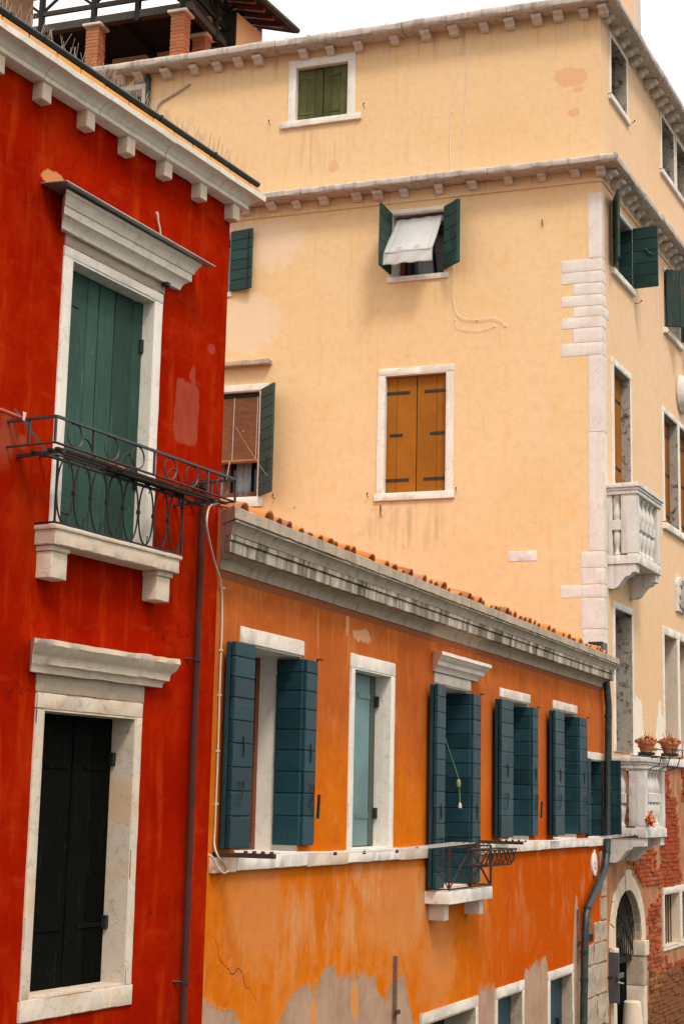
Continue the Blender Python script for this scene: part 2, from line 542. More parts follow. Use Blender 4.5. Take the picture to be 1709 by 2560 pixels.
def mat_orange():
    m = Mat('orange_plaster')
    x, z = m.xz()
    big = m.noise(.8, 5, .62)
    st = m.noise(1.7, 7, .66, m.map((1.7, 1.7, .6)))
    mid = m.noise(6, 6, .66)
    sat = m.ramp(big, [(.3, (.56, .115, .005)), (.5, (.63, .15, .007)), (.72, (.68, .19, .013))])
    deep = m.math('MULTIPLY', m.sstep(m.math('ADD', x, m.math('MULTIPLY', m.math('SUBTRACT', st, .5), 5.0)), 5.0, 8.5), .92)
    sat = m.mix(deep, sat, (.50, .068, .003))
    redd = m.ramp(big, [(.3, (.40, .088, .018)), (.55, (.50, .13, .032)), (.75, (.56, .185, .058))])
    # redder limewash coat high up and towards the far end
    zz = m.math('ADD', m.math('ADD', z, m.math('MULTIPLY', m.math('SUBTRACT', st, .5), 1.7)), m.math('MULTIPLY', x, .055))
    c = m.mix(m.sstep(zz, 4.6, 5.9), sat, redd)
    c = m.mix(m.math('MULTIPLY', m.sstep(mid, .48, .7), .5), c, (.46, .095, .012))
    blo = m.noise(2.1, 7, .7, m.map((1, 1, .8), loc=(9, 4, 1)))
    c = m.mix(m.math('MULTIPLY', m.math('MULTIPLY', m.sstep(blo, .5, .66), m.sstep(z, 4.4, 5.6)), .55), c, (.34, .075, .02))
    mo = m.noise(10, 6, .72)
    c = m.mix(m.math('MULTIPLY', m.sstep(mo, .46, .68), .4), c, (.47, .10, .012))
    c = m.mix(m.math('MULTIPLY', m.sstep(m.noise(4.2, 6, .7, m.map((1, 1, .55), loc=(2, 2, 2))), .52, .7), .28), c, (.66, .25, .07))
    # washed-out pale runs below the string of sills
    pale = m.math('ADD', m.math('MULTIPLY', st, 1.0), m.math('MULTIPLY', m.noise(.75, 3, .5, m.map((1.0, 1.0, .5), loc=(3, 0, 1))), 1.0))
    inz = m.math('MULTIPLY', m.sstep(z, 2.75, 3.55), m.math('SUBTRACT', 1.0, m.sstep(z, 4.0, 4.3)))
    left = m.math('SUBTRACT', 1.0, m.math('MULTIPLY', m.sstep(x, 4.5, 6.5), .3))
    pm = m.math('MULTIPLY', m.math('MULTIPLY', m.sstep(pale, 1.0, 1.2), inz), left)
    c = m.mix(m.math('MULTIPLY', pm, .62), c, (.65, .33, .145))
    lo = m.math('MAXIMUM', m.patch(.85, 3.72, .5, .4, .9, .7, 3), m.patch(3.9, 3.6, .95, .5, .9, .6, 2.5))
    lo = m.math('MAXIMUM', lo, m.patch(5.2, 3.1, .5, .55, .9, .6, 2.5))
    c = m.mix(m.math('MULTIPLY', lo, .3), c, (.65, .35, .16))
    # thin light runs high up
    hi = m.math('MULTIPLY', m.sstep(m.noise(3.0, 5, .6, m.map((3.5, 3.5, .35), loc=(1, 2, 0))), .56, .74), m.sstep(z, 5.2, 6.0))
    c = m.mix(m.math('MULTIPLY', hi, .55), c, (.66, .30, .13))
    pk = m.math('MAXIMUM', m.patch(2.95, 6.12, .22, .06, .3, .8, 6), m.patch(2.6, 6.2, .04, .14, .3, .8, 6))
    c = m.mix(m.math('MULTIPLY', pk, .7), c, (.66, .38, .22))
    # old grey-brown render laid bare along the foot of the wall
    STOPS = [(508, 2515), (545, 2525), (590, 2548), (620, 2600), (690, 2580), (705, 2522), (730, 2494), (749, 2467), (766, 2454), (783, 2475), (802, 2437), (818, 2421), (837, 2423), (856, 2450), (886, 2433), (913, 2433), (936, 2448), (948, 2492), (958, 2510), (965, 2500), (972, 2463), (990, 2445), (1005, 2433), (1016, 2462), (1022, 2500), (1030, 2560)]
    pts = [FO.px(px, py) for px, py in STOPS]
    pts += [(4.6, 2.4), (6.4, 2.4), (6.6, 2.62), (7.1, 2.63), (7.2, 2.5), (8.3, 2.5), (8.4, 2.7), (9.3, 2.74), (9.5, 2.5), (10.6, 2.5), (10.75, 3.35), (10.9, 3.4), (11.0, 2.6)]
    pts = sorted(pts)
    def curve_at(pts):
        n = m.t.nodes.new('ShaderNodeFloatCurve')
        cv = n.mapping.curves[0]
        n.mapping.use_clip = False
        while len(cv.points) < len(pts):
            cv.points.new(.5, .5)
        for p, (u, v) in zip(cv.points, pts):
            p.location = ((u + .2) / 13.0, v / 5.0)
            p.handle_type = 'VECTOR'
        n.mapping.update()
        m.put(n.inputs['Value'], m.math('DIVIDE', m.math('ADD', x, .2), 13.0))
        return m.math('MULTIPLY', n.outputs[0], 5.0)
    hgt = curve_at(pts)
    dz = m.math('SUBTRACT', hgt, m.math('ADD', z, m.math('MULTIPLY', m.math('SUBTRACT', m.noise(4.5, 9, .76), .5), .62)))
    ex = m.sstep(dz, -.005, .012)
    grey = m.ramp(m.noise(3, 6, .65), [(.25, (.29, .17, .105)), (.5, (.41, .26, .175)), (.75, (.49, .325, .23))])
    isl = m.math('MAXIMUM', m.patch(2.02, 2.78, .06, .2, .1, .6, 7), m.patch(2.95, 2.85, .08, .16, .1, .7, 7))
    grey = m.mix(m.math('MULTIPLY', isl, .85), grey, (.68, .25, .05))
    c = m.mix(ex, c, grey)
    edge = m.math('SUBTRACT', 1.0, m.sstep(m.math('ABSOLUTE', m.math('SUBTRACT', dz, -.012)), .0, .02))
    c = m.mix(m.math('MULTIPLY', edge, .55), c, (.70, .30, .09))
    # flaked, rough yellow-orange scabs
    fl = m.math('MULTIPLY', m.sstep(m.noise(14, 6, .75), .53, .6), m.math('MAXIMUM', m.patch(9.1, 3.05, .65, .42, .5, .5, 4), m.patch(.35, 3.28, .2, .25, .4, .5, 4)))
    c = m.mix(m.math('MULTIPLY', fl, .3), c, (.68, .26, .04))
    # dirt washed down from cornice and sills
    dirt = m.math('MULTIPLY', m.sstep(m.noise(2.4, 5, .6, m.map((5, 5, .5), loc=(7, 1, 3))), .58, .8), .5)
    c = m.mix(dirt, c, (.3, .09, .025))
    h = m.math('ADD', m.math('MULTIPLY', m.noise(2.0, 5, .6), .9), m.math('ADD', m.math('MULTIPLY', m.noise(55, 5, .7), .14), m.math('MULTIPLY', ex, -.55)))
    h = m.math('ADD', h, m.math('MULTIPLY', fl, .4))
    m.bump(h, .45, .02)
    return m.done(c, .9, spec=.0)

def mat_yellow(name, side=False):
    m = Mat(name)
    x, z = m.xz()
    big = m.noise(.45, 5, .6)
    mid = m.noise(2.6, 6, .62)
    if not side:
        c = m.ramp(big, [(.3, (.75, .49, .242)), (.5, (.775, .528, .284)), (.7, (.785, .548, .315))])
        c = m.mix(m.math('MULTIPLY', m.sstep(z, 14.3, 14.6), .25), c, (.76, .465, .25))
    else:
        c = m.ramp(big, [(.3, (.76, .48, .285)), (.5, (.79, .52, .325)), (.7, (.80, .54, .35))])
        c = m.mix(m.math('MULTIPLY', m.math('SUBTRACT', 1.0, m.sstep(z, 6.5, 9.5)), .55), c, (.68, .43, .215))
    c = m.mix(m.math('MULTIPLY', m.sstep(mid, .5, .72), .35), c, (.75, .50, .30))
    st = m.noise(1.5, 6, .6, m.map((3.2, 3.2, .3)))
    c = m.mix(m.math('MULTIPLY', m.sstep(st, .52, .75), .45), c, (.76, .525, .34))
    mo = m.noise(7, 7, .72)
    c = m.mix(m.math('MULTIPLY', m.sstep(mo, .44, .7), .42), c, (.65, .40, .19))
    sd_ = m.noise(1.9, 6, .65, m.map((5.5, 5.5, .42), loc=(3, 5, 2)))
    c = m.mix(m.math('MULTIPLY', m.sstep(sd_, .56, .8), .5), c, (.60, .36, .16))
    ocr = m.noise(2.4, 4, .6, m.map((1.8, 1.8, .7), loc=(1, 4, 8)))
    c = m.mix(m.math('MULTIPLY', m.sstep(ocr, .58, .78), .45), c, (.82, .40, .10))
    if not side:
        pk = m.math('MAXIMUM', m.patch(-5.75, 13.75, .85, .42, .35, .5, 1.5), m.patch(-5.85, 12.35, .5, .5, .4, .4, 2.2))
        c = m.mix(m.math('MULTIPLY', pk, .6), c, (.78, .59, .43))
        t1 = m.math('MAXIMUM', m.patch(-.48, 16.02, .26, .17, .15, .55, 3.4), m.patch(-.35, 15.78, .09, .06, .1, .4, 6))
        t1 = m.math('MAXIMUM', t1, m.patch(-4.45, 14.98, .09, .1, .1, .5, 6))
        t1 = m.math('MAXIMUM', t1, m.patch(-.42, 15.4, .09, .07, .1, .4, 6))
        c = m.mix(m.math('MULTIPLY', t1, .75), c, (.70, .36, .20))
        # rain streaks under the cornice brackets
        for zt, ln in ((17.0, .55), (14.42, .35)):
            k = m.math('MULTIPLY', m.sstep(m.noise(2.0, 4, .6, m.map((3.2, 3.2, .12), loc=(zt, 0, 0))), .52, .72), m.math('MULTIPLY', m.sstep(z, zt - ln, zt), m.math('SUBTRACT', 1.0, m.sstep(z, zt + .05, zt + .1))))
            c = m.mix(m.math('MULTIPLY', k, .75), c, (.36, .22, .12))
        for (ax, az, w_, h_) in ((-4.7, 15.35, .6, .4), (-3.0, 8.9, .7, .4)):
            k = m.math('MULTIPLY', m.patch(ax, az, w_, h_, .8, .6, 3), m.sstep(m.noise(3.0, 4, .6, m.map((4, 4, .2))), .45, .7))
            c = m.mix(m.math('MULTIPLY', k, .65), c, (.44, .31, .17))
    else:
        pw = m.math('MAXIMUM', m.patch(1.85, 5.6, .35, .75, .08, .5, 3.2), m.patch(3.25, 5.7, .25, .6, .08, .5, 3.2))
        c = m.mix(m.math('MULTIPLY', pw, .9), c, (.80, .70, .60))
        for zt, ln in ((17.0, .5), (14.45, .4)):
            k = m.math('MULTIPLY', m.sstep(m.noise(2.0, 4, .6, m.map((4.2, 4.2, .12), loc=(zt, 0, 0))), .5, .7), m.math('MULTIPLY', m.sstep(z, zt - ln, zt), m.math('SUBTRACT', 1.0, m.sstep(z, zt + .05, zt + .1))))
            c = m.mix(m.math('MULTIPLY', k, .7), c, (.36, .22, .12))
        # perished plaster and mortar at canal level
        zz = m.math('ADD', z, m.math('MULTIPLY', m.math('SUBTRACT', m.noise(1.6, 5, .65), .5), 1.4))
        low = m.math('SUBTRACT', 1.0, m.sstep(z, 5.28, 5.31))
        old = m.ramp(m.noise(2.4, 6, .7, m.map((1.6, 1.6, .8))), [(.25, (.20, .085, .04)), (.45, (.36, .15, .065)), (.6, (.45, .22, .11)), (.8, (.50, .30, .17))])
        c = m.mix(low, c, old)
        wet = m.math('SUBTRACT', 1.0, m.sstep(zz, 1.2, 2.4))
        c = m.mix(m.math('MULTIPLY', wet, .6), c, (.12, .065, .025))
    h = m.math('ADD', m.math('MULTIPLY', m.noise(1.6, 5, .6), .9), m.math('ADD', m.math('MULTIPLY', m.noise(45, 5, .7), .1), m.math('MULTIPLY', m.noise(9, 5, .65), .35)))
    m.bump(h, .45, .02)
    return m.done(c, .9, spec=.2)

def mat_stone(name, base, dark, stain=.5, warm=None, streak=0.0, shuffle=False, rough=.8, grime=.0):
    m = Mat(name)
    if shuffle:
        m.shuffle()
    n1 = m.noise(3.5, 6, .65)
    n2 = m.noise(14, 6, .7)
    c = m.mix(m.sstep(n1, .35, .7), base, tuple(a * .82 + b * .18 for a, b in zip(base, dark)))
    c = m.mix(m.math('MULTIPLY', m.sstep(n2, .56, .72), stain), c, dark)
    if warm:
        c = m.mix(m.math('MULTIPLY', m.sstep(m.noise(2.1, 5, .6), .5, .68), .7), c, warm)
    if streak:
        s_ = m.noise(2.2, 5, .6, m.map((5, 5, .35)))
        c = m.mix(m.math('MULTIPLY', m.sstep(s_, .5, .66), streak), c, tuple(v * .22 for v in dark))
    if grime:
        g = m.noise(6, 6, .75)
        c = m.mix(m.math('MULTIPLY', m.sstep(g, .52, .62), grime), c, (.03, .025, .02))
    v = m.noise(2.6, 3, .5, m.map((1, 1, 1)), dist=2.5)
    cr = m.math('SUBTRACT', 1.0, m.sstep(m.math('ABSOLUTE', m.math('SUBTRACT', v, .5)), .0, .012))
    c = m.mix(m.math('MULTIPLY', cr, .35), c, dark)
    h = m.math('ADD', m.math('MULTIPLY', n1, .8), m.math('MULTIPLY', m.noise(70, 4, .7), .2))
    m.bump(m.math('SUBTRACT', h, m.math('MULTIPLY', cr, .3)), .35, .008)
    return m.done(c, rough, spec=.3)

def mat_paint(name, base, worn, wear=.25, rough=.5, axis='z', shuffle=True, vary=.25, spec=.3):
    """painted wood"""
    m = Mat(name)
    if shuffle:
        m.shuffle()
    sc_ = (9, 9, .7) if axis == 'z' else (.7, 9, 9)
    g = m.noise(3.0, 6, .65, m.map(sc_))
    bl = m.noise(2.2, 4, .6)
    dark = tuple(v * (1 - vary) for v in base)
    lite = tuple(min(1, v * (1 + vary)) for v in base)
    c = m.ramp(bl, [(.3, dark), (.5, base), (.72, lite)])
    c = m.mix(m.math('MULTIPLY', m.sstep(g, .54, .72), wear), c, worn)
    c = m.mix(m.math('MULTIPLY', m.sstep(g, .3, .44), .0), c, base)
    dk = m.noise(5.0, 5, .65, m.map(sc_, loc=(5, 2, 1)))
    c = m.mix(m.math('MULTIPLY', m.sstep(dk, .58, .72), .45), c, tuple(v * .45 for v in base))
    cp_ = m.noise(23, 6, .75, m.map((1.6, 1.6, .6) if axis == 'z' else (.6, 1.6, 1.6), loc=(6, 1, 9)))
    c = m.mix(m.math('MULTIPLY', m.sstep(cp_, .63, .67), min(.8, wear * 1.6)), c, worn)
    rb = m.math('MULTIPLY_ADD', m.rnd(), .5, .75)
    cm = m.t.nodes.new('ShaderNodeVectorMath')
    cm.operation = 'SCALE'
    m.put(cm.inputs[0], c)
    m.put(cm.inputs['Scale'], rb)
    c = cm.outputs[0]
    kn = m.noise(7, 2, .5, m.map((1, 1, .5) if axis == 'z' else (.5, 1, 1), loc=(2, 3, 4)))
    c = m.mix(m.math('MULTIPLY', m.sstep(kn, .72, .78), .5), c, tuple(v * .4 for v in base))
    h = m.math('ADD', m.math('MULTIPLY', g, .7), m.math('MULTIPLY', m.noise(90, 3, .6, m.map(sc_)), .2))
    m.bump(h, .3, .004)
    rv = m.ramp(bl, [(.3, (rough - .08,) * 3), (.7, (rough + .15,) * 3)])
    return m.done(c, rv, spec=spec)

def mat_simple(name, base, var=.3, rough=.6, metal=0.0, nscale=8, other=None, shuffle=True, fac=.5):
    m = Mat(name)
    if shuffle:
        m.shuffle()
    n = m.noise(nscale, 5, .65)
    c = m.ramp(n, [(.3, tuple(v * (1 - var) for v in base)), (.7, tuple(min(1, v * (1 + var)) for v in base))])
    if other:
        c = m.mix(m.math('MULTIPLY', m.sstep(m.noise(nscale * 2.2, 5, .7), .52, .66), fac), c, other)
    m.bump(m.noise(nscale * 6, 4, .65), .25, .004)
    return m.done(c, rough, metal)

def mat_brick(name, cols, dirt=(.1, .05, .03)):
    m = Mat(name)
    m.shuffle()
    c = m.ramp(m.rnd(), [(i / (len(cols) - 1), cc) for i, cc in enumerate(cols)])
    n = m.noise(18, 5, .7)
    c = m.mix(m.math('MULTIPLY', m.sstep(n, .5, .7), .45), c, dirt)
    m.bump(m.noise(40, 5, .7), .5, .006)
    return m.done(c, .92, spec=.15)

RED, ORANGE = mat_red(), mat_orange()
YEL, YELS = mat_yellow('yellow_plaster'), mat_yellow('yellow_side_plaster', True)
WHITE = mat_stone('istrian_stone', (.74, .66, .57), (.36, .27, .19), .55, streak=.14)
WHITEW = mat_stone('whitewashed_stone', (.79, .725, .645), (.44, .35, .26), .42, streak=.10)
QUOIN = mat_stone('quoin_stone', (.74, .66, .60), (.44, .34, .27), .45, streak=.08)
WARM = mat_stone('warm_worn_stone', (.68, .55, .43), (.36, .27, .19), .4, warm=(.70, .44, .24))
DOORST = mat_stone('flaking_door_stone', (.64, .54, .44), (.30, .215, .15), .75, warm=(.62, .38, .19))
CORN = mat_stone('sooty_cornice_stone', (.47, .375, .28), (.17, .125, .085), .6, warm=(.40, .31, .21), streak=.3)
def mat_drips():
    m = Mat('streaked_cornice_stone')
    a = m.noise(1.0, 6, .7, m.map((9, 9, .5)))
    b = m.noise(1.0, 4, .6, m.map((1.3, 1.3, .6), loc=(4, 2, 0)))
    f = m.math('ADD', a, m.math('MULTIPLY', m.math('SUBTRACT', b, .5), .55))
    c = m.ramp(f, [(.33, (.075, .06, .045)), (.43, (.20, .16, .12)), (.52, (.40, .33, .255)), (.64, (.60, .51, .41))])
    c = m.mix(m.math('MULTIPLY', m.sstep(m.noise(16, 5, .7), .5, .7), .4), c, (.20, .16, .12))
    m.bump(m.noise(40, 5, .7), .35, .008)
    return m.done(c, .85, spec=.2)
CORNS = mat_drips()
ROLL = mat_stone('grey_gutter_stone', (.54, .46, .40), (.20, .155, .12), .55, shuffle=True, streak=.35, warm=(.50, .42, .36))
CORB = mat_stone('bracket_stone', (.66, .56, .48), (.28, .21, .16), .5, shuffle=True)
REDCORN = mat_stone('cream_cornice_stone', (.84, .74, .62), (.46, .35, .25), .4, streak=.12)
GRIMY = mat_stone('grimy_reveal_stone', (.40, .34, .28), (.12, .10, .08), .5, grime=.85)
SIDEST = mat_stone('balcony_stone', (.68, .63, .58), (.34, .29, .25), .35, streak=.22)
OLDST = mat_stone('old_quay_stone', (.46, .36, .26), (.14, .10, .065), .65, warm=(.38, .27, .17), shuffle=True, grime=.25)
TEAL = mat_paint('green_grey_paint', (.030, .070, .054), (.105, .165, .135), .45, .6, spec=.15)
BLUE = mat_paint('blue_teal_paint', (.012, .042, .054), (.040, .085, .098), .4, .42, axis='x', spec=.18)
PALE_TEAL = mat_paint('pale_teal_paint', (.13, .22, .22), (.22, .33, .32), .3, .5)
DKGREY = mat_paint('grey_green_edge_paint', (.055, .065, .055), (.1, .12, .1), .3, .6)
BLACKP = mat_paint('black_green_paint', (.0045, .0047, .0040), (.028, .026, .02), .35, .8, spec=.03)
GREEN = mat_paint('bottle_green_paint', (.010, .040, .032), (.03, .085, .07), .3, .5, axis='x')
GREENW = mat_paint('worn_bottle_green_paint', (.014, .042, .034), (.17, .075, .03), .75, .6)
OLIVE = mat_paint('mossy_olive_paint', (.088, .090, .036), (.17, .155, .07), .6, .85, vary=.35, spec=.08)
OCHRE = mat_paint('ochre_paint', (.27, .092, .008), (.32, .115, .012), .2, .6, vary=.15, spec=.12)
BROWNW = mat_paint('varnished_brown_wood', (.14, .036, .009), (.24, .075, .02), .4, .4)
GREYW = mat_paint('weathered_grey_timber', (.055, .046, .038), (.14, .12, .10), .5, .85)
DARKW = mat_paint('dark_tarred_timber', (.014, .012, .010), (.045, .036, .028), .4, .8)
IRON = mat_simple('dark_wrought_iron', (.022, .023, .024), .4, .55, .4, 20, (.07, .03, .015), fac=.4)
IRONG = mat_simple('blue_grey_painted_iron', (.045, .055, .062), .3, .5, .2, 14, (.09, .05, .03), fac=.35)
RUST = mat_simple('rusty_iron', (.055, .024, .014), .4, .8, .2, 16, (.12, .045, .018))
STEEL = mat_simple('zinc_sheet', (.45, .45, .44), .2, .4, .6, 5)
GUT = mat_simple('dark_green_gutter_metal', (.014, .026, .027), .35, .45, .2, 9, (.06, .09, .08), fac=.35)
PIPEG = mat_simple('dark_green_pipe', (.018, .027, .027), .3, .4, .2, 5, (.11, .17, .14), fac=.25)
PIPER = mat_simple('red_brown_pipe', (.060, .007, .003), .35, .9, 0, 9, (.022, .006, .004))
TILE = mat_brick('terracotta_tile', [(.46, .13, .03), (.58, .18, .04), (.64, .25, .08), (.30, .10, .04), (.42, .2, .11), (.54, .16, .035)], (.16, .09, .05))
TILED = mat_brick('old_roof_tile', [(.27, .075, .03), (.36, .11, .045), (.22, .07, .035)], (.1, .05, .03))
BRICK = mat_brick('red_brick', [(.30, .045, .014), (.36, .065, .02), (.40, .11, .04), (.22, .04, .018)], (.11, .045, .025))
BRICKP = mat_brick('pillar_brick', [(.36, .12, .05), (.44, .15, .055), (.40, .17, .085)], (.2, .09, .05))
BRICKO = mat_brick('orange_course_brick', [(.72, .32, .08), (.75, .36, .11), (.68, .33, .14)], (.5, .27, .13))
BRICKB = mat_brick('algae_stained_brick', [(.10, .05, .02), (.24, .085, .03), (.33, .13, .05), (.16, .085, .03), (.28, .07, .025)], (.06, .04, .015))
MORTAR = mat_simple('lime_mortar', (.40, .29, .21), .25, .95, 0, 12)
CREAM = mat_simple('cream_cable', (.62, .50, .40), .1, .6)
LINE = mat_simple('plastic_line', (.62, .55, .52), .12, .5)
CLOTH = mat_simple('white_awning_cloth', (.90, .90, .90), .03, .9, 0, 3)
_n = CLOTH.node_tree
_tr = _n.nodes.new('ShaderNodeBsdfTranslucent')
_tr.inputs[0].default_value = (.88, .88, .88, 1)
_ms = _n.nodes.new('ShaderNodeMixShader')
_ms.inputs[0].default_value = .35
_out = [x for x in _n.nodes if x.type == 'OUTPUT_MATERIAL'][0]
_pb = [x for x in _n.nodes if x.type == 'BSDF_PRINCIPLED'][0]
_n.links.new(_pb.outputs[0], _ms.inputs[1])
_n.links.new(_tr.outputs[0], _ms.inputs[2])
_n.links.new(_ms.outputs[0], _out.inputs[0])
CURT = mat_simple('pale_curtain', (.42, .44, .46), .2, .9, 0, 4)
BAMB = mat_paint('bamboo_slats', (.34, .135, .058), (.46, .22, .11), .5, .7, axis='x')
DARK = mat_simple('dark_interior', (.012, .010, .009), .3, .95)  # near-black colour stands in for unlit depth behind openings
POT = mat_simple('terracotta_pot', (.52, .17, .055), .2, .75, 0, 6, (.58, .27, .12))
DRYP = mat_simple('dry_flower', (.44, .15, .06), .4, .9, 0, 30, (.55, .32, .18))
GRASS = mat_simple('spike_wire', (.42, .33, .25), .2, .5, .3)
RUSTCH = mat_simple('rusty_brown_chimney_render', (.16, .075, .032), .45, .95, 0, 5, (.07, .04, .02))
SLAT = mat_simple('dark_green_canes', (.018, .028, .018), .5, .7, 0, 20)
REDP = mat_simple('red_pole_paint', (.42, .05, .014), .2, .5)
ORPEG = mat_simple('orange_peg_plastic', (.7, .16, .03), .1, .4)
GREENC = mat_simple('green_cord', (.16, .27, .14), .2, .7)
STEELG = mat_simple('grey_steel_plate', (.085, .085, .088), .15, .5, .3, 6, (.05, .05, .05))
GLASSM = Mat('window_glass')
GLASS = GLASSM.done((.012, .014, .016), .06, spec=.6)
WATERM = Mat('canal_water')
WATERM.bump(WATERM.noise(1.4, 4, .55, WATERM.map((1, 1, 1))), .35, .12)
WATER = WATERM.done((.02, .034, .028), .12, spec=.5)

# ------------------------------------------------------------------ setting
def setting(name, me, mat, loc=(0, 0, 0)):
    o = link(name, me, mat, None, Matrix.Translation(loc))
    o['kind'] = 'structure'
    return o
setting('canal_water', box(-300, 300, -300, 300, -.5, 0, 0), WATER)

# ------------------------------------------------------------------ builders shared by the houses
def ring_prism(x0, x1, z0, z1, t, y0, y1):
    """lining of an opening: a rectangular tube"""
    bm = bmesh.new()
    O = [(x0, z0), (x1, z0), (x1, z1), (x0, z1)]
    I = [(x0 + t, z0 + t), (x1 - t, z0 + t), (x1 - t, z1 - t), (x0 + t, z1 - t)]
    v = [[bm.verts.new((x, y, z)) for x, z in L] for y in (y0, y1) for L in (O, I)]
    of, nf, ob, nb = v
    for k in range(4):
        j = (k + 1) % 4
        bm.faces.new((of[k], of[j], nf[j], nf[k]))
        bm.faces.new((ob[k], nb[k], nb[j], ob[j]))
        bm.faces.new((of[k], ob[k], ob[j], of[j]))
        bm.faces.new((nf[k], nf[j], nb[j], nb[k]))
    return fin(bm)
def window(fr, x0, x1, z0, z1, depth, lining, jamb=0.0, lintel=0.0, sill=None, stone_mat=None, proud=.015, back=GLASS, name='window', lin_over=0.0, jl=True, jr=True, chip=.012):
    """opening lining plus its stone surround"""
    w_ = part(fr, name, ring_prism(x0, x1, z0, z1, .012, (.004 - proud) if jamb else .003, depth), lining)
    sd = x0 * 3.1 + z0
    if jamb:
        if jl: sub(w_, 'jamb', stone(x0 - jamb, x0, -proud, .06, z0, z1, .003, chip, .1, sd), stone_mat)
        if jr: sub(w_, 'jamb', stone(x1, x1 + jamb, -proud, .06, z0, z1, .003, chip, .1, sd + 5), stone_mat)
    if lintel:
        sub(w_, 'lintel', stone(x0 - jamb - lin_over, x1 + jamb + lin_over, -proud - .001, .06, z1, z1 + lintel, .003, chip, .1, sd + 9), stone_mat)
    if sill:
        over, h, p = sill
        sub(w_, 'sill', stone(x0 - jamb - over, x1 + jamb + over, -p, .08, z0 - h, z0, .003, chip * 1.4, .09, sd + 14), stone_mat)
    if back is not None:
        sub(w_, 'pane_or_dark_sheet', box(x0 + .01, x1 - .01, depth + .01, depth + .03, z0 + .01, z1 - .01, 0), back)
    return w_
def casement(w_, x0, x1, z0, z1, y, mat, mull=1, t=.055, rail=None):
    for x in [x0 + t / 2, x1 - t / 2] + [x0 + (x1 - x0) * (k + 1) / (mull + 1) for k in range(mull)]:
        sub(w_, 'casement_stile', box(x - t / 2, x + t / 2, y - .03, y + .02, z0, z1), mat)
    for z in [z0 + t / 2, z1 - t / 2] + ([rail] if rail else []):
        sub(w_, 'casement_rail', box(x0 + t, x1 - t, y - .025, y + .015, z - t / 2, z + t / 2), mat)
def leaf(fr, hx, hy, z0, w, h, ang, mat, n=9, horiz=True, thick=.04, gap=.006, cuts=None, jit=.0, core=None):
    """one shutter leaf hinged at (hx, hy), running along ang (0 = along +x of the facade)"""
    c = part(fr, 'shutter', box(.004, w - .004, -thick / 2 + .009, thick / 2 - .009, .004, h - .004, 0), core or mat, (hx, hy, z0), ang)
    L = h if horiz else w
    cs = cuts or [i / n for i in range(n + 1)]
    for a, b in zip(cs, cs[1:]):
        a2, b2 = a * L + gap / 2, b * L - gap / 2
        d = random.uniform(-jit, jit)
        if horiz:
            me = box(0, w, -thick / 2 + d, thick / 2 + d, a2, b2, .007)
        else:
            me = box(a2, b2, -thick / 2 + d, thick / 2 + d, 0, h, .005)
        sub(c, 'plank', me, mat)
    return c
def hook(leaf_, x, y, z, s=.14, mat=IRON, flip=1):
    P = [(x, y, z + s * .55), (x + flip * s * .16, y - .012, z + s * .62), (x + flip * s * .26, y - .014, z + s * .5), (x + flip * s * .2, y - .014, z + s * .2), (x + flip * s * .16, y - .014, z - s * .05), (x + flip * s * .05, y - .014, z - s * .25), (x - flip * s * .02, y - .008, z - s * .3)]
    sub(leaf_, 'hook', tube(P, .006, 5), mat)
def strap(leaf_, x0, x1, z, y, h=.035, mat=IRON):
    sub(leaf_, 'strap_hinge', box(x0, x1, y - .006, y + .004, z - h / 2, z + h / 2, .002), mat)
def catch(fr, x, z, off=.0, mat=IRON, s=1.0):
    """shutter stay fixed to the wall"""
    part(fr, 'shutter_stay', tube([(x, .02, z), (x, -.06 * s, z), (x + .005, -.075 * s, z + .02), (x + .02, -.08 * s, z + .05)], [.006, .006, .008, .012], 5), mat)

# ================================================================== RED HOUSE
red_house = thing('red_house', 'deep red plastered house with white stone window frames nearest on the left', 'house', FR)
FR.set_root(red_house)
part(FR, 'wall', wall(-7, 0, -1, 9.2, [(-1.97, -.98, 6.29, 8.14), (-2.02, -1.0, 3.36, 5.14)], .6), RED)
part(FR, 'rear_wall', box(-7, 0, .6, 7, -1, 9.2, 0), RED)
part(FR, 'roof', side_prism([(.13, 9.385), (-3.4, 10.5), (-7.2, 9.4), (-7.2, 9.21), (.04, 9.33)], -7.05, .03), TILED)
# eaves: moulded stone cornice in lengths, brackets, a course of brick, the gutter
prof = [(0, 9.186), (.088, 9.186), (.10, 9.192), (.102, 9.220), (.112, 9.226), (.122, 9.244), (.142, 9.262), (.165, 9.270), (.185, 9.273), (.198, 9.277), (.202, 9.318), (0, 9.321)]
jx = [-7] + [FR.px(px, py, .15)[0] for px, py in ((130, 168), (266, 258), (428, 372), (562, 460))] + [0.0]
for i, (a, b) in enumerate(zip(jx, jx[1:])):
    part(FR, 'cornice_stone', moulding(prof, a + .004, b - .004, 0, 1.0 if b == 0 else 0, .06, .0035, .012, i * 7.3), REDCORN, (0, random.uniform(-.004, .004), random.uniform(-.003, .003)))
for k in range(13):
    x1 = .012 - .476 * k
    part(FR, 'bracket', stone(x1 - .1, x1, -.082, .05, 9.062, 9.188, .003, .012, .04, k * 3.7), WARM)
x = -7.0
while x < .1:
    x2 = min(x + random.uniform(.24, .30), .16)
    part(FR, 'brick', box(x + .006, x2 - .006, -.176 - random.uniform(0, .006), .1, 9.323, 9.368, .006), BRICKO)
    x = x2
gp = [(.160 + .030 * math.cos(a), 9.406 + .026 * math.sin(a)) for a in [math.pi * (1 + i / 8) for i in range(9)]]
gp = [(o, z) for o, z in gp] + [(.184, 9.418), (.126, 9.418)]
gut = part(FR, 'gutter', moulding(gp, -7, .13, 0, 0, .5, .0015, 0, 1), GUT)
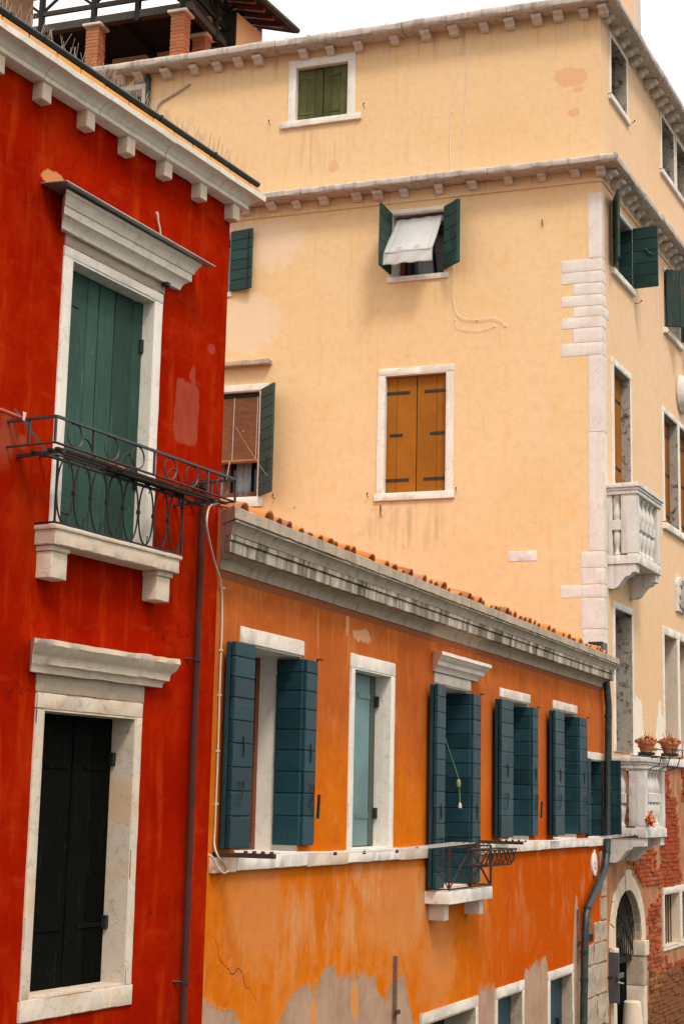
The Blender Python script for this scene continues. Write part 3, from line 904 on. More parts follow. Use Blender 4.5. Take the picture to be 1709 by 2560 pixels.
for px in (35, 120, 410, 545):
    xx = FR.px(px, 20 + .68 * px, .2)[0]
    sub(gut, 'gutter_strap', moulding([(o * 1.0 + (.004 if o > .155 else -.004), z - .003) for o, z in gp[:9]] + [(.191, 9.422), (.119, 9.422)], xx - .012, xx + .012, 0, 0, 1, 0), PIPEG)
bm = bmesh.new()
for i in range(330):
    x = -6.5 + 6.5 * i / 330 + random.uniform(-.008, .008)
    a = Vector((x, -.13 + random.uniform(-.02, .02), 9.41))
    b = a + Vector((random.uniform(-.05, .05), random.uniform(-.06, .05), random.uniform(.10, .15)))
    s_ = Vector((.0013, 0, 0)); t_ = Vector((0, .0013, 0))
    va = [bm.verts.new(a + s_), bm.verts.new(a - s_ + t_), bm.verts.new(a - s_ - t_)]
    vb = [bm.verts.new(b + s_), bm.verts.new(b - s_ + t_), bm.verts.new(b - s_ - t_)]
    for k in range(3):
        bm.faces.new((va[k], va[(k + 1) % 3], vb[(k + 1) % 3], vb[k]))
part(FR, 'bird_spike_wire', fin(bm), GRASS, kind='stuff')
# tall balcony window
w_ = window(FR, -1.97, -.98, 6.29, 8.14, .16, WHITEW, .09, .07, None, WHITEW, .014, back=DARK)
FRZ = mat_stone('grey_patched_stone', (.40, .31, .23), (.24, .17, .12), .5)
part(FR, 'frieze', stone(-2.05, -.87, -.010, .05, 8.212, 8.295, .003, .012, .08, 3), FRZ)
pr1 = [(0, 8.292), (.042, 8.292), (.046, 8.315), (.06, 8.34), (.088, 8.362), (.10, 8.366), (.10, 8.42), (.112, 8.425), (.12, 8.45), (.14, 8.485), (.15, 8.49), (.15, 8.512), (0, 8.512)]
pd = part(FR, 'window_cornice', moulding(pr1, -2.10, -.76, 1, 1, .05, .0025, .006, 4), REDCORN)
bm = bmesh.new()
P = [(-2.33, .03, 8.545), (-.52, .03, 8.535), (-.52, -.212, 8.512), (-2.33, -.212, 8.525)]
A = [bm.verts.new(p) for p in P]; B = [bm.verts.new((p[0], p[1], p[2] + .006)) for p in P]
bm.faces.new(A); bm.faces.new(B[::-1])
for k in range(4): bm.faces.new((A[k], B[k], B[(k + 1) % 4], A[(k + 1) % 4]))
sub(pd, 'cover_sheet', fin(bm), STEEL)
sub(pd, 'bolt', box(-.93, -.885, -.07, -.02, 8.262, 8.292, .004), IRON)
part(FR, 'cable_stub', tube([(*FR.px(*p, .03), ) and (FR.px(*p, .03)[0], -.03, FR.px(*p, .03)[1]) for p in ((392, 530), (395, 540), (396, 552), (400, 570), (403, 598))], [.012, .01, .007, .007, .007], 6), CREAM)
l1 = leaf(FR, -1.965, .13, 6.30, .47, 1.83, 0, TEAL, cuts=[0, .14, .72, 1], horiz=False, jit=.003)
strap(l1, .05, .24, 1.60, -.024, .045, TEAL); strap(l1, .03, .26, .2, -.024, .1, TEAL)
l2 = leaf(FR, -1.485, .13, 6.30, .40, 1.83, 0, TEAL, cuts=[0, .46, 1], horiz=False, jit=.004)
l3 = leaf(FR, -1.075, .14, 6.30, .10, 1.82, math.radians(-22), TEAL, n=1, horiz=False)
for z in (.45, 1.45): sub(l3, 'hinge', box(.07, .1, -.04, -.015, z, z + .1, .003), IRON)
# its stone balcony sill on two brackets, with the iron railing
part(FR, 'balcony_sill', stone(-2.19, -.77, -.165, .05, 6.165, 6.285, .004, .035, .05, 21), WARM)
part(FR, 'sill_lip', stone(-2.205, -.755, -.178, .03, 6.262, 6.292, .003, .012, .05, 27), WARM)
for xa in (-2.16, -.975):
    b = part(FR, 'sill_bracket', stone(xa, xa + .165, -.118, .05, 5.955, 6.13, .003, .008, .06, xa), WARM)
    sub(b, 'bracket_cap', stone(xa - .012, xa + .177, -.132, .04, 6.128, 6.166, .002, .006, .06, xa + 2), WARM)
yb = -.15
rail = part(FR, 'balcony_railing', bar((-2.19, yb, 6.305), (-.735, yb, 6.305), .014, .012), IRON)
sub(rail, 'top_rail', bar((-2.19, yb, 6.738), (-.735, yb, 6.738), .016, .01), IRON)
for x in (-2.19, -.735):
    sub(rail, 'end_post', bar((x, yb, 6.30), (x, yb, 6.74), .012), IRON)
    sub(rail, 'return_rail', bar((x, yb, 6.738), (x, .02, 6.738), .012), IRON)
    sub(rail, 'return_rail', bar((x, yb, 6.305), (x, .02, 6.305), .012), IRON)
NX = 8
for k in range(NX):
    xc = -2.19 + 1.455 * (k + .5) / NX
    sub(rail, 'oval_bar', ring((xc, yb, 6.522), .086, .212, .0062, 'y', 28), IRON)
    for zz in (6.31, 6.73):
        dz = .06 if zz < 6.5 else -.06
        sub(rail, 'rivet_pin', tube([(xc + .01, yb - .008, zz), (xc + .012, yb - .012, zz + dz * .8), (xc + .012, yb - .012, zz + dz)], [.004, .004, .008], 5), IRON)
    if k:
        sub(rail, 'collar', box(xc - 1.455 / NX / 2 - .012, xc - 1.455 / NX / 2 + .012, yb - .012, yb + .012, 6.508, 6.536, .003), IRON)
# ground window with black shutters
w_ = window(FR, -2.02, -1.0, 3.36, 5.14, .21, DOORST, .075, .10, (.01, .13, .02), DOORST, .016, back=DARK, chip=.03)
part(FR, 'frieze', stone(-2.10, -.905, -.010, .05, 5.243, 5.37, .004, .02, .08, 13), FRZ)
pr2 = [(0, 5.362), (.048, 5.362), (.052, 5.392), (.06, 5.404), (.085, 5.412), (.09, 5.455), (.098, 5.468), (.115, 5.482), (.132, 5.515), (.142, 5.528), (.142, 5.56), (0, 5.572)]
part(FR, 'window_cornice', moulding(pr2, -2.17, -.80, 1, 1, .045, .005, .03, 8), WARM)
for a, b, cu in ((-2.01, -1.45, [0, .36, 1]), (-1.44, -1.01, [0, .5, 1])):
    l = leaf(FR, a, .195, 3.37, b - a, 1.77, 0, BLACKP, cuts=cu, horiz=False, jit=.003)
    for z in (.38, 1.42):
        strap(l, .12, b - a - .04, z, -.024, .03, BLACKP)
    if a > -1.5:
        for z in (.35, 1.44):
            sub(l, 'hinge', box(b - a - .03, b - a + .01, -.06, -.02, z, z + .09, .004), IRON)
# rainwater pipe down the joint with the orange house
pp = part(FR, 'downpipe', tube([(-.33, -.06, 6.93), (-.335, -.06, 6.6), (-.34, -.06, 3), (-.34, -.06, -.5)], .027, 10), PIPER)
for z in (5.6, 3.33, 6.88):
    sub(pp, 'pipe_clamp', tube([(-.338, -.06, z - .018), (-.338, -.06, z + .018)], .033, 10), PIPER)
    sub(pp, 'clamp_pin', tube([(-.40, .01, z), (-.36, -.05, z)], .008, 5), IRON)

# ------------------------------------------------------------------ iron rack in front of the red house's balcony window
rk = thing('iron_window_rack', 'blue grey iron rack with rings projecting below the tall green shuttered window', 'rack', FR, (-1.46, 0, 6.7))
G = on(FR, rk)
xl, xr, yo, zt, zb = -2.515, -.395, -.375, 6.90, 6.735
for nm, a, b, wx, wy in (('top_rail', (xl, yo, zt), (xr, yo, zt), .022, .016), ('side_rail', (xl, .02, zt), (xl, yo, zt), .022, .016), ('side_rail', (xr, yo, zt), (xr, .02, zt), .022, .016)):
    part(G, nm, bar(a, b, wx, wy), IRONG)
part(G, 'bottom_rail', tube([(xl, .02, zb), (xl, yo, zb), (xr, yo, zb), (xr, .02, zb)], .008, 6), RUST)
for x in (xl, -2.12, -1.44, -.77, xr):
    part(G, 'post', bar((x, yo, zb), (x, yo, zt), .014), IRONG)
for x in (xl, xr):
    part(G, 'post', bar((x, -.17, zb), (x, -.17, zt), .014), IRONG)
for x in (-2.31, -1.92, -1.63, -1.24, -.97, -.57):
    part(G, 'ring', ring((x, yo + .004, 6.818), .075, .075, .006, 'y', 22), IRONG)
for x in (-1.98, -1.5, -.95):
    P = [(x - .14 + .28 * i / 12, -.2, zb - .01 + .16 * math.sin(math.pi * i / 12)) for i in range(13)]
    part(G, 'hoop', tube(P, .006, 5), IRON)
for x in (-2.40, -.62):
    part(G, 'support_arm', bar((x, .03, 6.70), (x, -.36, 6.705), .03, .02), IRONG)
for y in (-.33, -.27, -.14):
    part(G, 'slat', bar((-2.44, y, 6.718), (-.44, y, 6.718), .03, .014), GREYW if y > -.3 else RUST)
part(G, 'brace', bar((xl + .02, -.03, 6.98), (xl + .14, -.22, 6.70), .016), IRONG)
part(G, 'brace', bar((-.8, -.2, 6.72), (-.72, -.3, 6.90), .016), IRON)
cb = thing('cane_bundle', 'dark green bundle of thin canes lying on the iron rack', 'canes', FR, (-1.2, -.24, 6.73))
G2 = on(FR, cb)
for i in range(11):
    y, z = -.16 - .013 * (i % 6), 6.737 + .014 * (i // 6) + random.uniform(0, .006)
    part(G2, 'cane', tube([(-1.72 + random.uniform(0, .1), y, z), (-1.2, y + .005, z + .004), (-.66 + random.uniform(-.08, .05), y + random.uniform(-.02, .02), z)], .008, 5), SLAT)
for x, lab, mt in ((FR.px(278, 1162, .3)[0], 'red clothes peg clipped on the iron rack slats', REDP), (FR.px(303, 1166, .3)[0], 'orange clothes peg clipped on rack beside the canes', ORPEG)):
    t = thing('clothes_peg', lab, 'peg', FR, (x, -.30, 6.73))
    g = on(FR, t)
    part(g, 'jaw', box(x - .03, x + .03, -.315, -.303, 6.722, 6.742, .003), mt)
    part(g, 'jaw', box(x - .03, x + .03, -.300, -.288, 6.724, 6.746, .003), mt)
    part(g, 'spring', ring((x, -.301, 6.735), .006, .006, .003, 'y', 8), STEEL)
pa, pb = FR.px(-200, 955, .37), FR.px(58, 1047, .37)
t = thing('red_pole', 'red painted pole tied with string to the rack at the left edge', 'pole', FR, (pb[0], -.37, pb[1]))
g = on(FR, t)
part(g, 'shaft', tube([(pa[0], -.37, pa[1] + .02), (pb[0], -.37, pb[1])], .014, 8), REDP)
for k in range(3):
    part(g, 'string_tie', tube([(pb[0] - .02 + k * .008, -.386, pb[1] - .015), (pb[0] - .02 + k * .008, -.389, pb[1] + .01), (pb[0] - .012 + k * .012, -.38, pb[1] + .04)], .003, 4), CREAM)

# ================================================================== ORANGE HOUSE
orange_house = thing('orange_house', 'low weathered orange plaster house with blue shutters and stone eaves cornice', 'house', FO)
FO.set_root(orange_house)
OH = [(.44, 1.61, 4.18, 5.80), (2.77, 3.71, 4.18, 5.80), (4.98, 6.15, 3.745, 5.83), (7.30, 8.53, 4.18, 5.84), (9.66, 10.86, 4.18, 5.85), (11.5, 12.36, 4.18, 5.26), (4.74, 6.42, -.5, 2.46), (7.22, 8.21, .7, 2.46), (9.46, 10.55, .7, 2.46)]
part(FO, 'wall', wall(.003, 12.55, -1, 6.36, OH, .6), ORANGE)
part(FO, 'rear_wall', box(.01, 12.3, .6, 8, -1, 6.3, 0), ORANGE)
part(FO, 'roof', side_prism([(.17, 6.735), (-8, 8.70), (-8, 6.25), (.0, 6.25)], -.02, 12.4), TILED)
# cornice: bed moulding, streaked fascia, fillet, cyma, top fascia
segs = [-.0] + [3.1, 6.05, 9.2] + [12.36]
for i, (a, b) in enumerate(zip(segs, segs[1:])):
    ml, mr = (0.85 if i == 0 else 0), (0 if i < 3 else .25)
    g_ = .003
    part(FO, 'bed_moulding', moulding([(0, 6.312), (.034, 6.312), (.04, 6.345), (.055, 6.38), (.09, 6.402), (.128, 6.412), (.128, 6.42), (0, 6.42)], a + g_, b - g_, ml, mr, .1, .003, .006, i), CORN)
    part(FO, 'lower_fascia', moulding([(0, 6.421), (.165, 6.414), (.17, 6.418), (.172, 6.498), (.168, 6.5), (0, 6.5)], a + g_, b - g_, ml, mr, .08, .003, .01, i + 11), CORNS)
    part(FO, 'fillet', moulding([(0, 6.501), (.178, 6.509), (.184, 6.512), (.184, 6.548), (0, 6.548)], a + g_, b - g_, ml, mr, .1, .003, .006, i + 23), CORNS)
    part(FO, 'cyma', moulding([(0, 6.549), (.184, 6.552), (.19, 6.575), (.205, 6.605), (.225, 6.628), (.24, 6.634), (.24, 6.646), (0, 6.646)], a + g_, b - g_, ml, mr, .1, .003, .006, i + 31), CORN)
    part(FO, 'top_fascia', moulding([(0, 6.647), (.246, 6.652), (.252, 6.657), (.252, 6.738), (.24, 6.745), (0, 6.75)], a + g_, b - g_, ml, mr, .06, .0045, .018, i + 41), CORN)
# roof tiles along the eaves
def tile_mesh(r0=.085, r1=.07, L=.42, t=.014, n=7):
    bm = bmesh.new()
    R = []
    for (y, r) in ((0, r0), (L, r1)):
        for rr in (r, r - t):
            R.append([bm.verts.new((rr * math.cos(math.pi * k / n), y, rr * .95 * math.sin(math.pi * k / n))) for k in range(n + 1)])
    a, b, c, d = R
    for k in range(n):
        bm.faces.new((a[k], a[k + 1], c[k + 1], c[k]))
        bm.faces.new((b[k], d[k], d[k + 1], b[k + 1]))
        bm.faces.new((a[k], b[k], b[k + 1], a[k + 1]))
        bm.faces.new((c[k], c[k + 1], d[k + 1], d[k]))
    for k in (0, n):
        bm.faces.new((a[k], c[k], d[k], b[k]))
    return fin(bm, 50)
TM = [tile_mesh(.078, .066), tile_mesh(.072, .062, .40), tile_mesh(.084, .07, .43)]
def tiles(fr, x0, x1, sp, y0, z0, slope, rows, mat, drop=.0):
    n = int((x1 - x0) / sp)
    for r in range(rows):
        for i in range(n):
            x = x0 + sp * (i + .5) + random.uniform(-.012, .012)
            if r == 0 and random.random() < drop:
                continue
            y = y0 + r * .34 + random.uniform(-.02, .025)
            z = z0 + (r * .34) * slope + r * .012 + random.uniform(-.006, .006)
            R = Matrix.Rotation(math.radians(random.uniform(-3, 3)), 4, 'Z') @ Matrix.Rotation(math.atan(slope) + math.radians(random.uniform(-1.5, 1.5)), 4, 'X')
            R = R @ Matrix.Diagonal((random.uniform(.86, 1.16), 1, random.uniform(.75, 1.12), 1))
            part(fr, 'roof_tile', random.choice(TM), mat, (x, y, z - random.choice((0, 0, .01, .025))), R=R)
tiles(FO, -.02, 12.0, .2, -.19, 6.757, .26, 3, TILE, .10)
for x in [(-.02 + .2 * i) for i in range(60)]:      # channel tiles between the cover tiles
    part(FO, 'channel_tile', TM[0], TILED, (x, .0, 6.79), R=Matrix.Rotation(math.radians(11), 4, 'X') @ Matrix.Rotation(math.pi, 4, 'Y'))
# string of sills
for a, b, mt, h in ((.03, .40, WARM, 0), (.405, 1.74, WHITEW, .004), (1.745, 2.62, WARM, 0), (2.625, 3.92, WHITEW, .004), (3.925, 4.90, WARM, 0), (6.21, 8.95, WHITE, 0), (8.955, 11.35, WHITEW, .003), (11.355, 12.46, WHITE, 0)):
    part(FO, 'sill_stone', stone(a, b, -.045 - h, .1, 4.062 + h * 2, 4.178, .003, .016, .08, a * 2.1), mt)
# windows
def owindow(i, lintel_h, over=0.02, casem=True, lm=WHITE, dp=.29):
    x0, x1, z0, z1 = OH[i]
    w_ = window(FO, x0, x1, z0, z1, dp, WHITEW, 0, lintel_h, None, lm, .014, back=GLASS, lin_over=over)
    if casem:
        casement(w_, x0 + .012, x1 - .012, z0 + .012, z1 - .012, dp - .01, BROWNW, 1, .06)
    return w_
ow = [owindow(0, .125, dp=.42), None, owindow(2, .11, dp=.44), owindow(3, .11), owindow(4, .11), owindow(5, .105)]
ow[1] = window(FO, *OH[1], .20, WHITEW, .095, .125, None, WHITEW, .016, back=DARK)
sub(ow[0], 'curtain_cord', tube([(.62, .18, 5.7), (.66, .17, 5.2), (.72, .17, 4.9), (.74, .17, 5.2), (.72, .18, 5.72)], .003, 4), CREAM)
sub(ow[0], 'roller_box', box(.46, 1.0, .28, .38, 5.66, 5.77, .01), DARKW)
sub(ow[2], 'roller_bracket', box(5.02, 5.1, .1, .2, 5.6, 5.72, .01), DARKW)
HC9 = [0, .075, .175, .275, .385, .495, .61, .725, .845, 1]
def pair(i, lx0, lx1, rx0, rx1, z0, z1, depth=.21, n=9, dark=True):
    cu = HC9 if n == 9 else [0] + [(k + .8) / (n - .2 + .0) for k in range(n - 1)] + [1]
    cu = [1 - c for c in reversed(cu)]
    # left leaf, folded double and swung round against the wall
    a = leaf(FO, lx0, -.118, z0, lx1 - lx0, z1 - z0, 0, BLUE, cuts=cu)
    b = leaf(FO, lx0 + .012, -.068, z0, lx1 - lx0 - .012, z1 - z0, 0, BLUE, n=1)
    hook(a, (lx1 - lx0) * .35, -.022, .38, .2)
    # right leaf: one half lines the reveal, the other lies on the wall
    x1 = OH[i][1]
    c = leaf(FO, x1 - .03, -.03, z0, depth + .03, z1 - z0, math.pi / 2, BLUE, cuts=cu)
    d = leaf(FO, rx0, -.034, z0, rx1 - rx0, z1 - z0, 0, BLUE, cuts=cu)
    hook(d, (rx1 - rx0) * .55, -.022, .38, .2)
    sub(d, 'edge_bolt', bar((rx1 - rx0 + .006, -.01, .02), (rx1 - rx0 + .006, -.01, z1 - z0 + .02), .01), IRON)
    sub(d, 'bolt_hook', tube([(rx1 - rx0 + .006, -.01, z1 - z0 + .01), (rx1 - rx0 + .012, -.03, z1 - z0 + .015), (rx1 - rx0 + .06, -.035, z1 - z0 + .015)], .008, 5), IRON)
    sub(a, 'hinge', box(lx1 - lx0 - .01, lx1 - lx0 + .012, -.01, .05, .3, .38, .003), IRON)
    for q in (a, d):
        wq = (lx1 - lx0) if q is a else (rx1 - rx0)
        sub(q, 'drip_latch', tube([(wq * .5, -.022, .84), (wq * .52, -.026, .78), (wq * .52, -.024, .68)], [.004, .009, .005], 5), IRON)
    return a, c, d
pA = pair(0, .08, .425, 1.60, 1.825, 4.235, 5.775)
sub(pA[2], 'espagnolette', bar((.252, -.04, .22), (.25, -.05, .42), .024, .02), IRON)
pC = pair(2, 4.70, 4.965, 6.145, 6.42, 3.765, 5.80, .27, 13)
pD = pair(3, 6.93, 7.40, 8.52, 8.76, 4.235, 5.80, .20)
sub(pD[2], 'espagnolette', bar((.30, -.04, .22), (.30, -.05, .42), .024, .02), IRON)
pE = pair(4, 9.27, 9.72, 10.85, 11.28, 4.235, 5.81, .22)
# end window: its right leaf stands straight out from the wall
e1 = leaf(FO, 12.33, -.28, 4.20, .25, 1.07, math.pi / 2, BLUE, n=5)
e2 = leaf(FO, 12.335, -.02, 4.20, .21, 1.07, math.pi / 2, BLUE, n=5)
e3 = leaf(FO, 11.33, -.034, 4.20, .15, 1.07, 0, BLUE, n=5)
hook(e3, .1, -.022, .5, .18)
sub(e1, 'edge_bolt', bar((.03, .024, .01), (.03, .024, 1.06), .01), IRON)
# second window: pale shutters closed deep in the frame
p1 = leaf(FO, 2.79, .155, 4.20, .735, 1.58, 0, PALE_TEAL, cuts=[0, .5, 1], horiz=False)
for z in (.25, 1.36): sub(p1, 'strap_hinge', box(.42, .72, -.03, -.018, z, z + .05, .002), PALE_TEAL)
p2 = leaf(FO, 3.535, .15, 4.20, .165, 1.58, math.radians(6), DKGREY, n=1, horiz=False)
for z in (.25, 1.30): sub(p2, 'hinge', box(.115, .165, -.06, -.015, z, z + .1, .004), IRON)
# pediment and balcony of the third window
pr3 = [(0, 5.945), (.04, 5.945), (.046, 5.962), (.07, 5.992), (.095, 6.005), (.10, 6.03), (.105, 6.045), (.13, 6.062), (.152, 6.095), (.165, 6.10), (.165, 6.135), (0, 6.15)]
part(FO, 'window_cornice', moulding(pr3, 4.91, 6.28, 1, 1, .06, .002, .003, 15), REDCORN)
part(FO, 'balcony_slab', stone(4.765, 6.20, -.262, .05, 3.615, 3.74, .003, .018, .07, 33), WHITEW)
for xa in (4.88, 6.03):
    part(FO, 'slab_bracket', stone(xa, xa + .125, -.172, .05, 3.45, 3.612, .003, .008, .06, xa), WHITE)
yb, za, zc = -.245, 3.76, 4.17
rr = part(FO, 'balcony_railing', bar((4.79, yb, za), (6.185, yb, za), .016), RUST)
sub(rr, 'top_rail', bar((4.79, yb, zc), (6.185, yb, zc), .02, .012), RUST)
for x in (4.79, 5.49, 6.185):
    sub(rr, 'post', bar((x, yb, za), (x, yb, zc), .018), RUST)
for a, b in ((4.79, 5.49), (5.49, 6.185)):
    sub(rr, 'cross_bar', bar((a, yb, za), (b, yb, zc), .012), RUST)
    sub(rr, 'cross_bar', bar((a, yb + .012, zc), (b, yb + .012, za), .012), RUST)
for x in (4.79, 6.185):
    for z in (za, zc):
        sub(rr, 'side_rail', bar((x, yb, z), (x, .02, z), .014), RUST)
    sub(rr, 'cross_bar', bar((x, yb, za), (x, .0, zc), .011), RUST)
    sub(rr, 'cross_bar', bar((x + .01, yb, zc), (x + .01, .0, za), .011), RUST)
# openings along the foot of the wall
for i, lt in ((6, .105), (7, .11), (8, .10)):
    x0, x1, z0, z1 = OH[i]
    w_ = window(FO, x0, x1, z0, z1, .34 if i == 6 else .19, mat_stone('foot_reveal_stone_%s' % i, (.46, .38, .29), (.2, .15, .1), .5) if i == 6 else OLDST, .085, lt, None, WHITE, .016, back=DARK, chip=.03)
    if i > 6:
        l = leaf(FO, x0 + .02, .14, z0, x1 - x0 - .05, z1 - z0 - .02, 0, BLUE, n=3, horiz=False)
        sub(l, 'latch', box(.75, .81, -.07, -.02, 1.1, 1.22, .01), IRON)
# worn stone corner at the canal end, boarded vent, plaque, tie anchors
z = 3.02
k = 0
while z > -.6:
    h = random.choice((.28, .34, .42))
    cut = random.choice((.0, .62, .75))
    edges = [11.06, 11.06 + cut, 12.47] if cut else [11.06, 12.47]
    if k == 0: edges = [11.8, 12.47]
    for a, b in zip(edges, edges[1:]):
        part(FO, 'corner_stone', stone(a + .006, b - .006, -.022 - random.uniform(0, .025), .1, z - h + .006, z - .004, .016, .05, .05, k * 5.1 + a, .006), OLDST)
    z -= h
    k += 1
for i in range(3):
    part(FO, 'corner_stone', stone(12.16 + .05 * (i % 2), 12.47, -.02 - .008 * i, .1, 3.03 + i * .32, 3.34 + i * .32, .012, .04, .05, i * 2.2, .005), OLDST)
arc = [(11.42 + .33 * math.cos(math.pi * i / 12), 2.78 + .3 * math.sin(math.pi * i / 12)) for i in range(13)]
lv = part(FO, 'arched_vent', prism(arc, -.004, .05), DARKW)
for k in range(5):
    xa = 11.13 + k * .118
    top = 2.78 + .3 * math.sqrt(max(.05, 1 - ((xa + .055 - 11.42) / .33) ** 2))
    sub(lv, 'plank', box(xa, xa + .11, -.02, .01, 2.88, top, .004), mat_paint('bare_brown_board', (.22, .10, .04), (.3, .16, .08), .4, .8) if k == 0 else bpy.data.materials['bare_brown_board'])
pq = part(FO, 'oval_plaque', prism([(11.79 + .125 * math.cos(2 * math.pi * i / 24), 3.815 + .165 * math.sin(2 * math.pi * i / 24)) for i in range(24)], -.03, .01, .008), WHITEW)
sub(pq, 'plaque_finial', lathe([(.01, 0), (.022, .012), (.012, .03), (.004, .045)], 8), WHITEW, (11.79, -.015, 3.975))
sub(pq, 'carved_relief', prism([(11.79 + (.05 + .02 * math.sin(5 * a)) * math.cos(a), 3.83 + (.075 + .02 * math.cos(4 * a)) * math.sin(a)) for a in [2 * math.pi * i / 26 for i in range(26)]], -.042, -.028, .004), SIDEST)
ANCH = mat_simple('faded_rusty_iron', (.16, .085, .055), .35, .85, 0, 14, (.26, .15, .10))
for x, za_, zb_ in ((3.91, 2.45, 3.18), (10.85, 2.6, 3.25)):
    an = part(FO, 'tie_anchor', bar((x, -.02, za_), (x, -.02, zb_), .024, .035), ANCH)
    sub(an, 'anchor_wedge', box(x - .04, x + .05, -.06, -.03, za_ + .2, za_ + .24, .005), RUST)
# cracks in the plaster
cr = [(510, 2340), (528, 2343), (545, 2385), (553, 2405), (575, 2428), (590, 2427), (608, 2445), (622, 2470), (640, 2500), (655, 2525), (672, 2548)]
cw = [Vector((FO.px(*p)[0], 0, FO.px(*p)[1])) for p in cr]
for it in range(3):
    nw_ = [cw[0]]
    for p, q in zip(cw, cw[1:]):
        j = (q - p).length * .22
        nw_ += [(p + q) / 2 + Vector((random.uniform(-j, j), 0, random.uniform(-j, j))), q]
    cw = nw_
part(FO, 'crack', tube([(p.x, .001, p.z) for p in cw], [max(.0012, .0045 * math.sin(math.pi * min(1, (i + 4) / len(cw))) * random.uniform(.6, 1.2)) for i in range(len(cw))], 4), DARK)
# rainwater pipe at the canal end
pz = [(12.30, -.02, 6.9), (12.31, -.09, 6.35), (12.36, -.1, 6.05), (12.24, -.1, 4.2), (12.18, -.1, 3.95), (12.06, -.1, 3.74), (11.6, -.1, 3.52), (11.05, -.1, 3.27), (10.96, -.1, 3.16), (10.91, -.1, 3.0), (10.85, -.1, 2.5), (10.66, -.1, .2), (10.6, -.1, -.4)]
pp = part(FO, 'downpipe', tube(pz, .052, 12), PIPEG)
for (x, z) in ((12.34, 5.9), (12.3, 5.0), (12.19, 3.97), (11.03, 3.26), (10.86, 2.7), (10.83, 2.35)):
    sub(pp, 'pipe_clamp', tube([(x, -.1, z - .02), (x, -.1, z + .02)], .058, 12), PIPEG)
part(FO, 'rainwater_hopper', box(11.95, 12.25, -.12, .1, 6.76, 6.95, .01), PIPEG)

# ------------------------------------------------------------------ things on the orange front
def px3(fr, p, off):
    x, z = fr.px(p[0], p[1], off)
    return (x, -off, z)
cp = [(548, 1258, .27), (530, 1262, .27), (520, 1277, .27), (518, 1322, .26), (535, 1400, .10), (553, 1464, .02), (555, 1560, .014), (550, 1700, .014), (545, 1880, .014), (538, 2060, .014), (536, 2110, .02), (545, 2140, .06), (562, 2160, .06), (570, 2175, .06), (560, 2183, .06), (545, 2172, .06), (533, 2145, .055), (520, 2136, .03)]
t = thing('wall_cable', 'cream cable pinned down the orange wall beside the red house', 'cable', FO, (.25, 0, 5))
g = on(FO, t)
def smooth_path(P, n=4):
    P = [Vector(p) for p in P]
    out = []
    for i in range(len(P) - 1):
        p0, p1, p2, p3 = P[max(i - 1, 0)], P[i], P[i + 1], P[min(i + 2, len(P) - 1)]
        for k in range(n):
            s_ = k / n
            out.append(.5 * ((2 * p1) + (p2 - p0) * s_ + (2 * p0 - 5 * p1 + 4 * p2 - p3) * s_ ** 2 + (3 * p1 - p0 - 3 * p2 + p3) * s_ ** 3))
    out.append(P[-1])
    return out
part(g, 'cord', tube(smooth_path([px3(FO, p[:2], p[2]) for p in cp]), .0075, 6), CREAM)
for py in (1470, 1626, 1738, 1878, 2010):
    xx = FO.px(555 - (py - 1560) * .03, py, .014)
    part(g, 'cable_clip', box(xx[0] - .012, xx[0] + .012, -.026, .0, xx[1] - .008, xx[1] + .008, .002), CREAM)
def clothesline(xa, xb, z, offs, lab, arm=.5, pegs=()):
    t = thing('clothesline', lab, 'clothesline', FO, ((xa + xb) / 2, 0, z))
    g = on(FO, t)
    for x in (xa, xb):
        a = part(g, 'iron_arm', box(x - .02, x + .02, -arm, .03, z - .045, z - .01, .004), RUST)
        sub(a, 'arm_stay', bar((x, -.05, z - .03), (x, .01, z - .14), .014), RUST)
    for o in offs:
        P = [(xa + (xb - xa) * i / 10, -o, z - .002 - .035 * math.sin(math.pi * i / 10)) for i in range(11)]
        part(g, 'line', tube(P, .003, 5), LINE)
        for x in (xa, xb):
            part(g, 'line_knot', box(x - .024, x + .024, -o - .007, -o + .007, z - .012, z + .006, .003), RUST)
    for x, o, mt in pegs:
        s_ = z - .002 - .035 * math.sin(math.pi * (x - xa) / (xb - xa))
        part(g, 'peg', box(x - .028, x + .028, -o - .006, -o + .006, s_ - .02, s_ + .008, .003), mt)
clothesline(.10, 4.95, 4.225, (.26, .33, .40, .47), 'clothesline strung from the red house to the small iron balcony', .5, ((1.3, .47, RUST), (2.1, .40, RUST), (2.7, .47, RUST), (3.6, .33, GREYW)))
clothesline(6.55, 12.42, 4.225, (.24, .31, .38, .45), 'clothesline from the small iron balcony to the far stone balcony', .5, ((7.3, .31, GREYW), (11.2, .38, LINE)))
# flower basket hung on the small railing
bk = thing('iron_flower_basket', 'empty rusty scrolled iron flower basket hung on the small balcony railing', 'basket', FO, (5.7, -.38, 3.98))
g = on(FO, bk)
x0, x1, y0, y1, z0, z1 = 5.3, 6.3, -.5, -.27, 3.98, 4.14
part(g, 'top_hoop', tube([(x0, y1, z1), (x0, y0, z1), (x1, y0, z1), (x1, y1, z1)], .010, 6, True), RUST)
part(g, 'bottom_hoop', tube([(x0 + .05, y1, z0), (x0 + .05, y0 + .05, z0), (x1 - .05, y0 + .05, z0), (x1 - .05, y1, z0)], .009, 6, True), RUST)
for k in range(6):
    x = x0 + .05 + (x1 - x0 - .1) * (k + .5) / 6
    part(g, 'scroll', ring((x, y0 + .02, 4.06), .055, .07, .0065, 'y', 16), RUST)
for k in range(7):
    x = x0 + .03 + (x1 - x0 - .06) * k / 6
    part(g, 'upright', tube([(x, y0, z1), (x * .96 + .04 * (x0 + x1) / 2, y0 + .05, z0)], .006, 5), RUST)
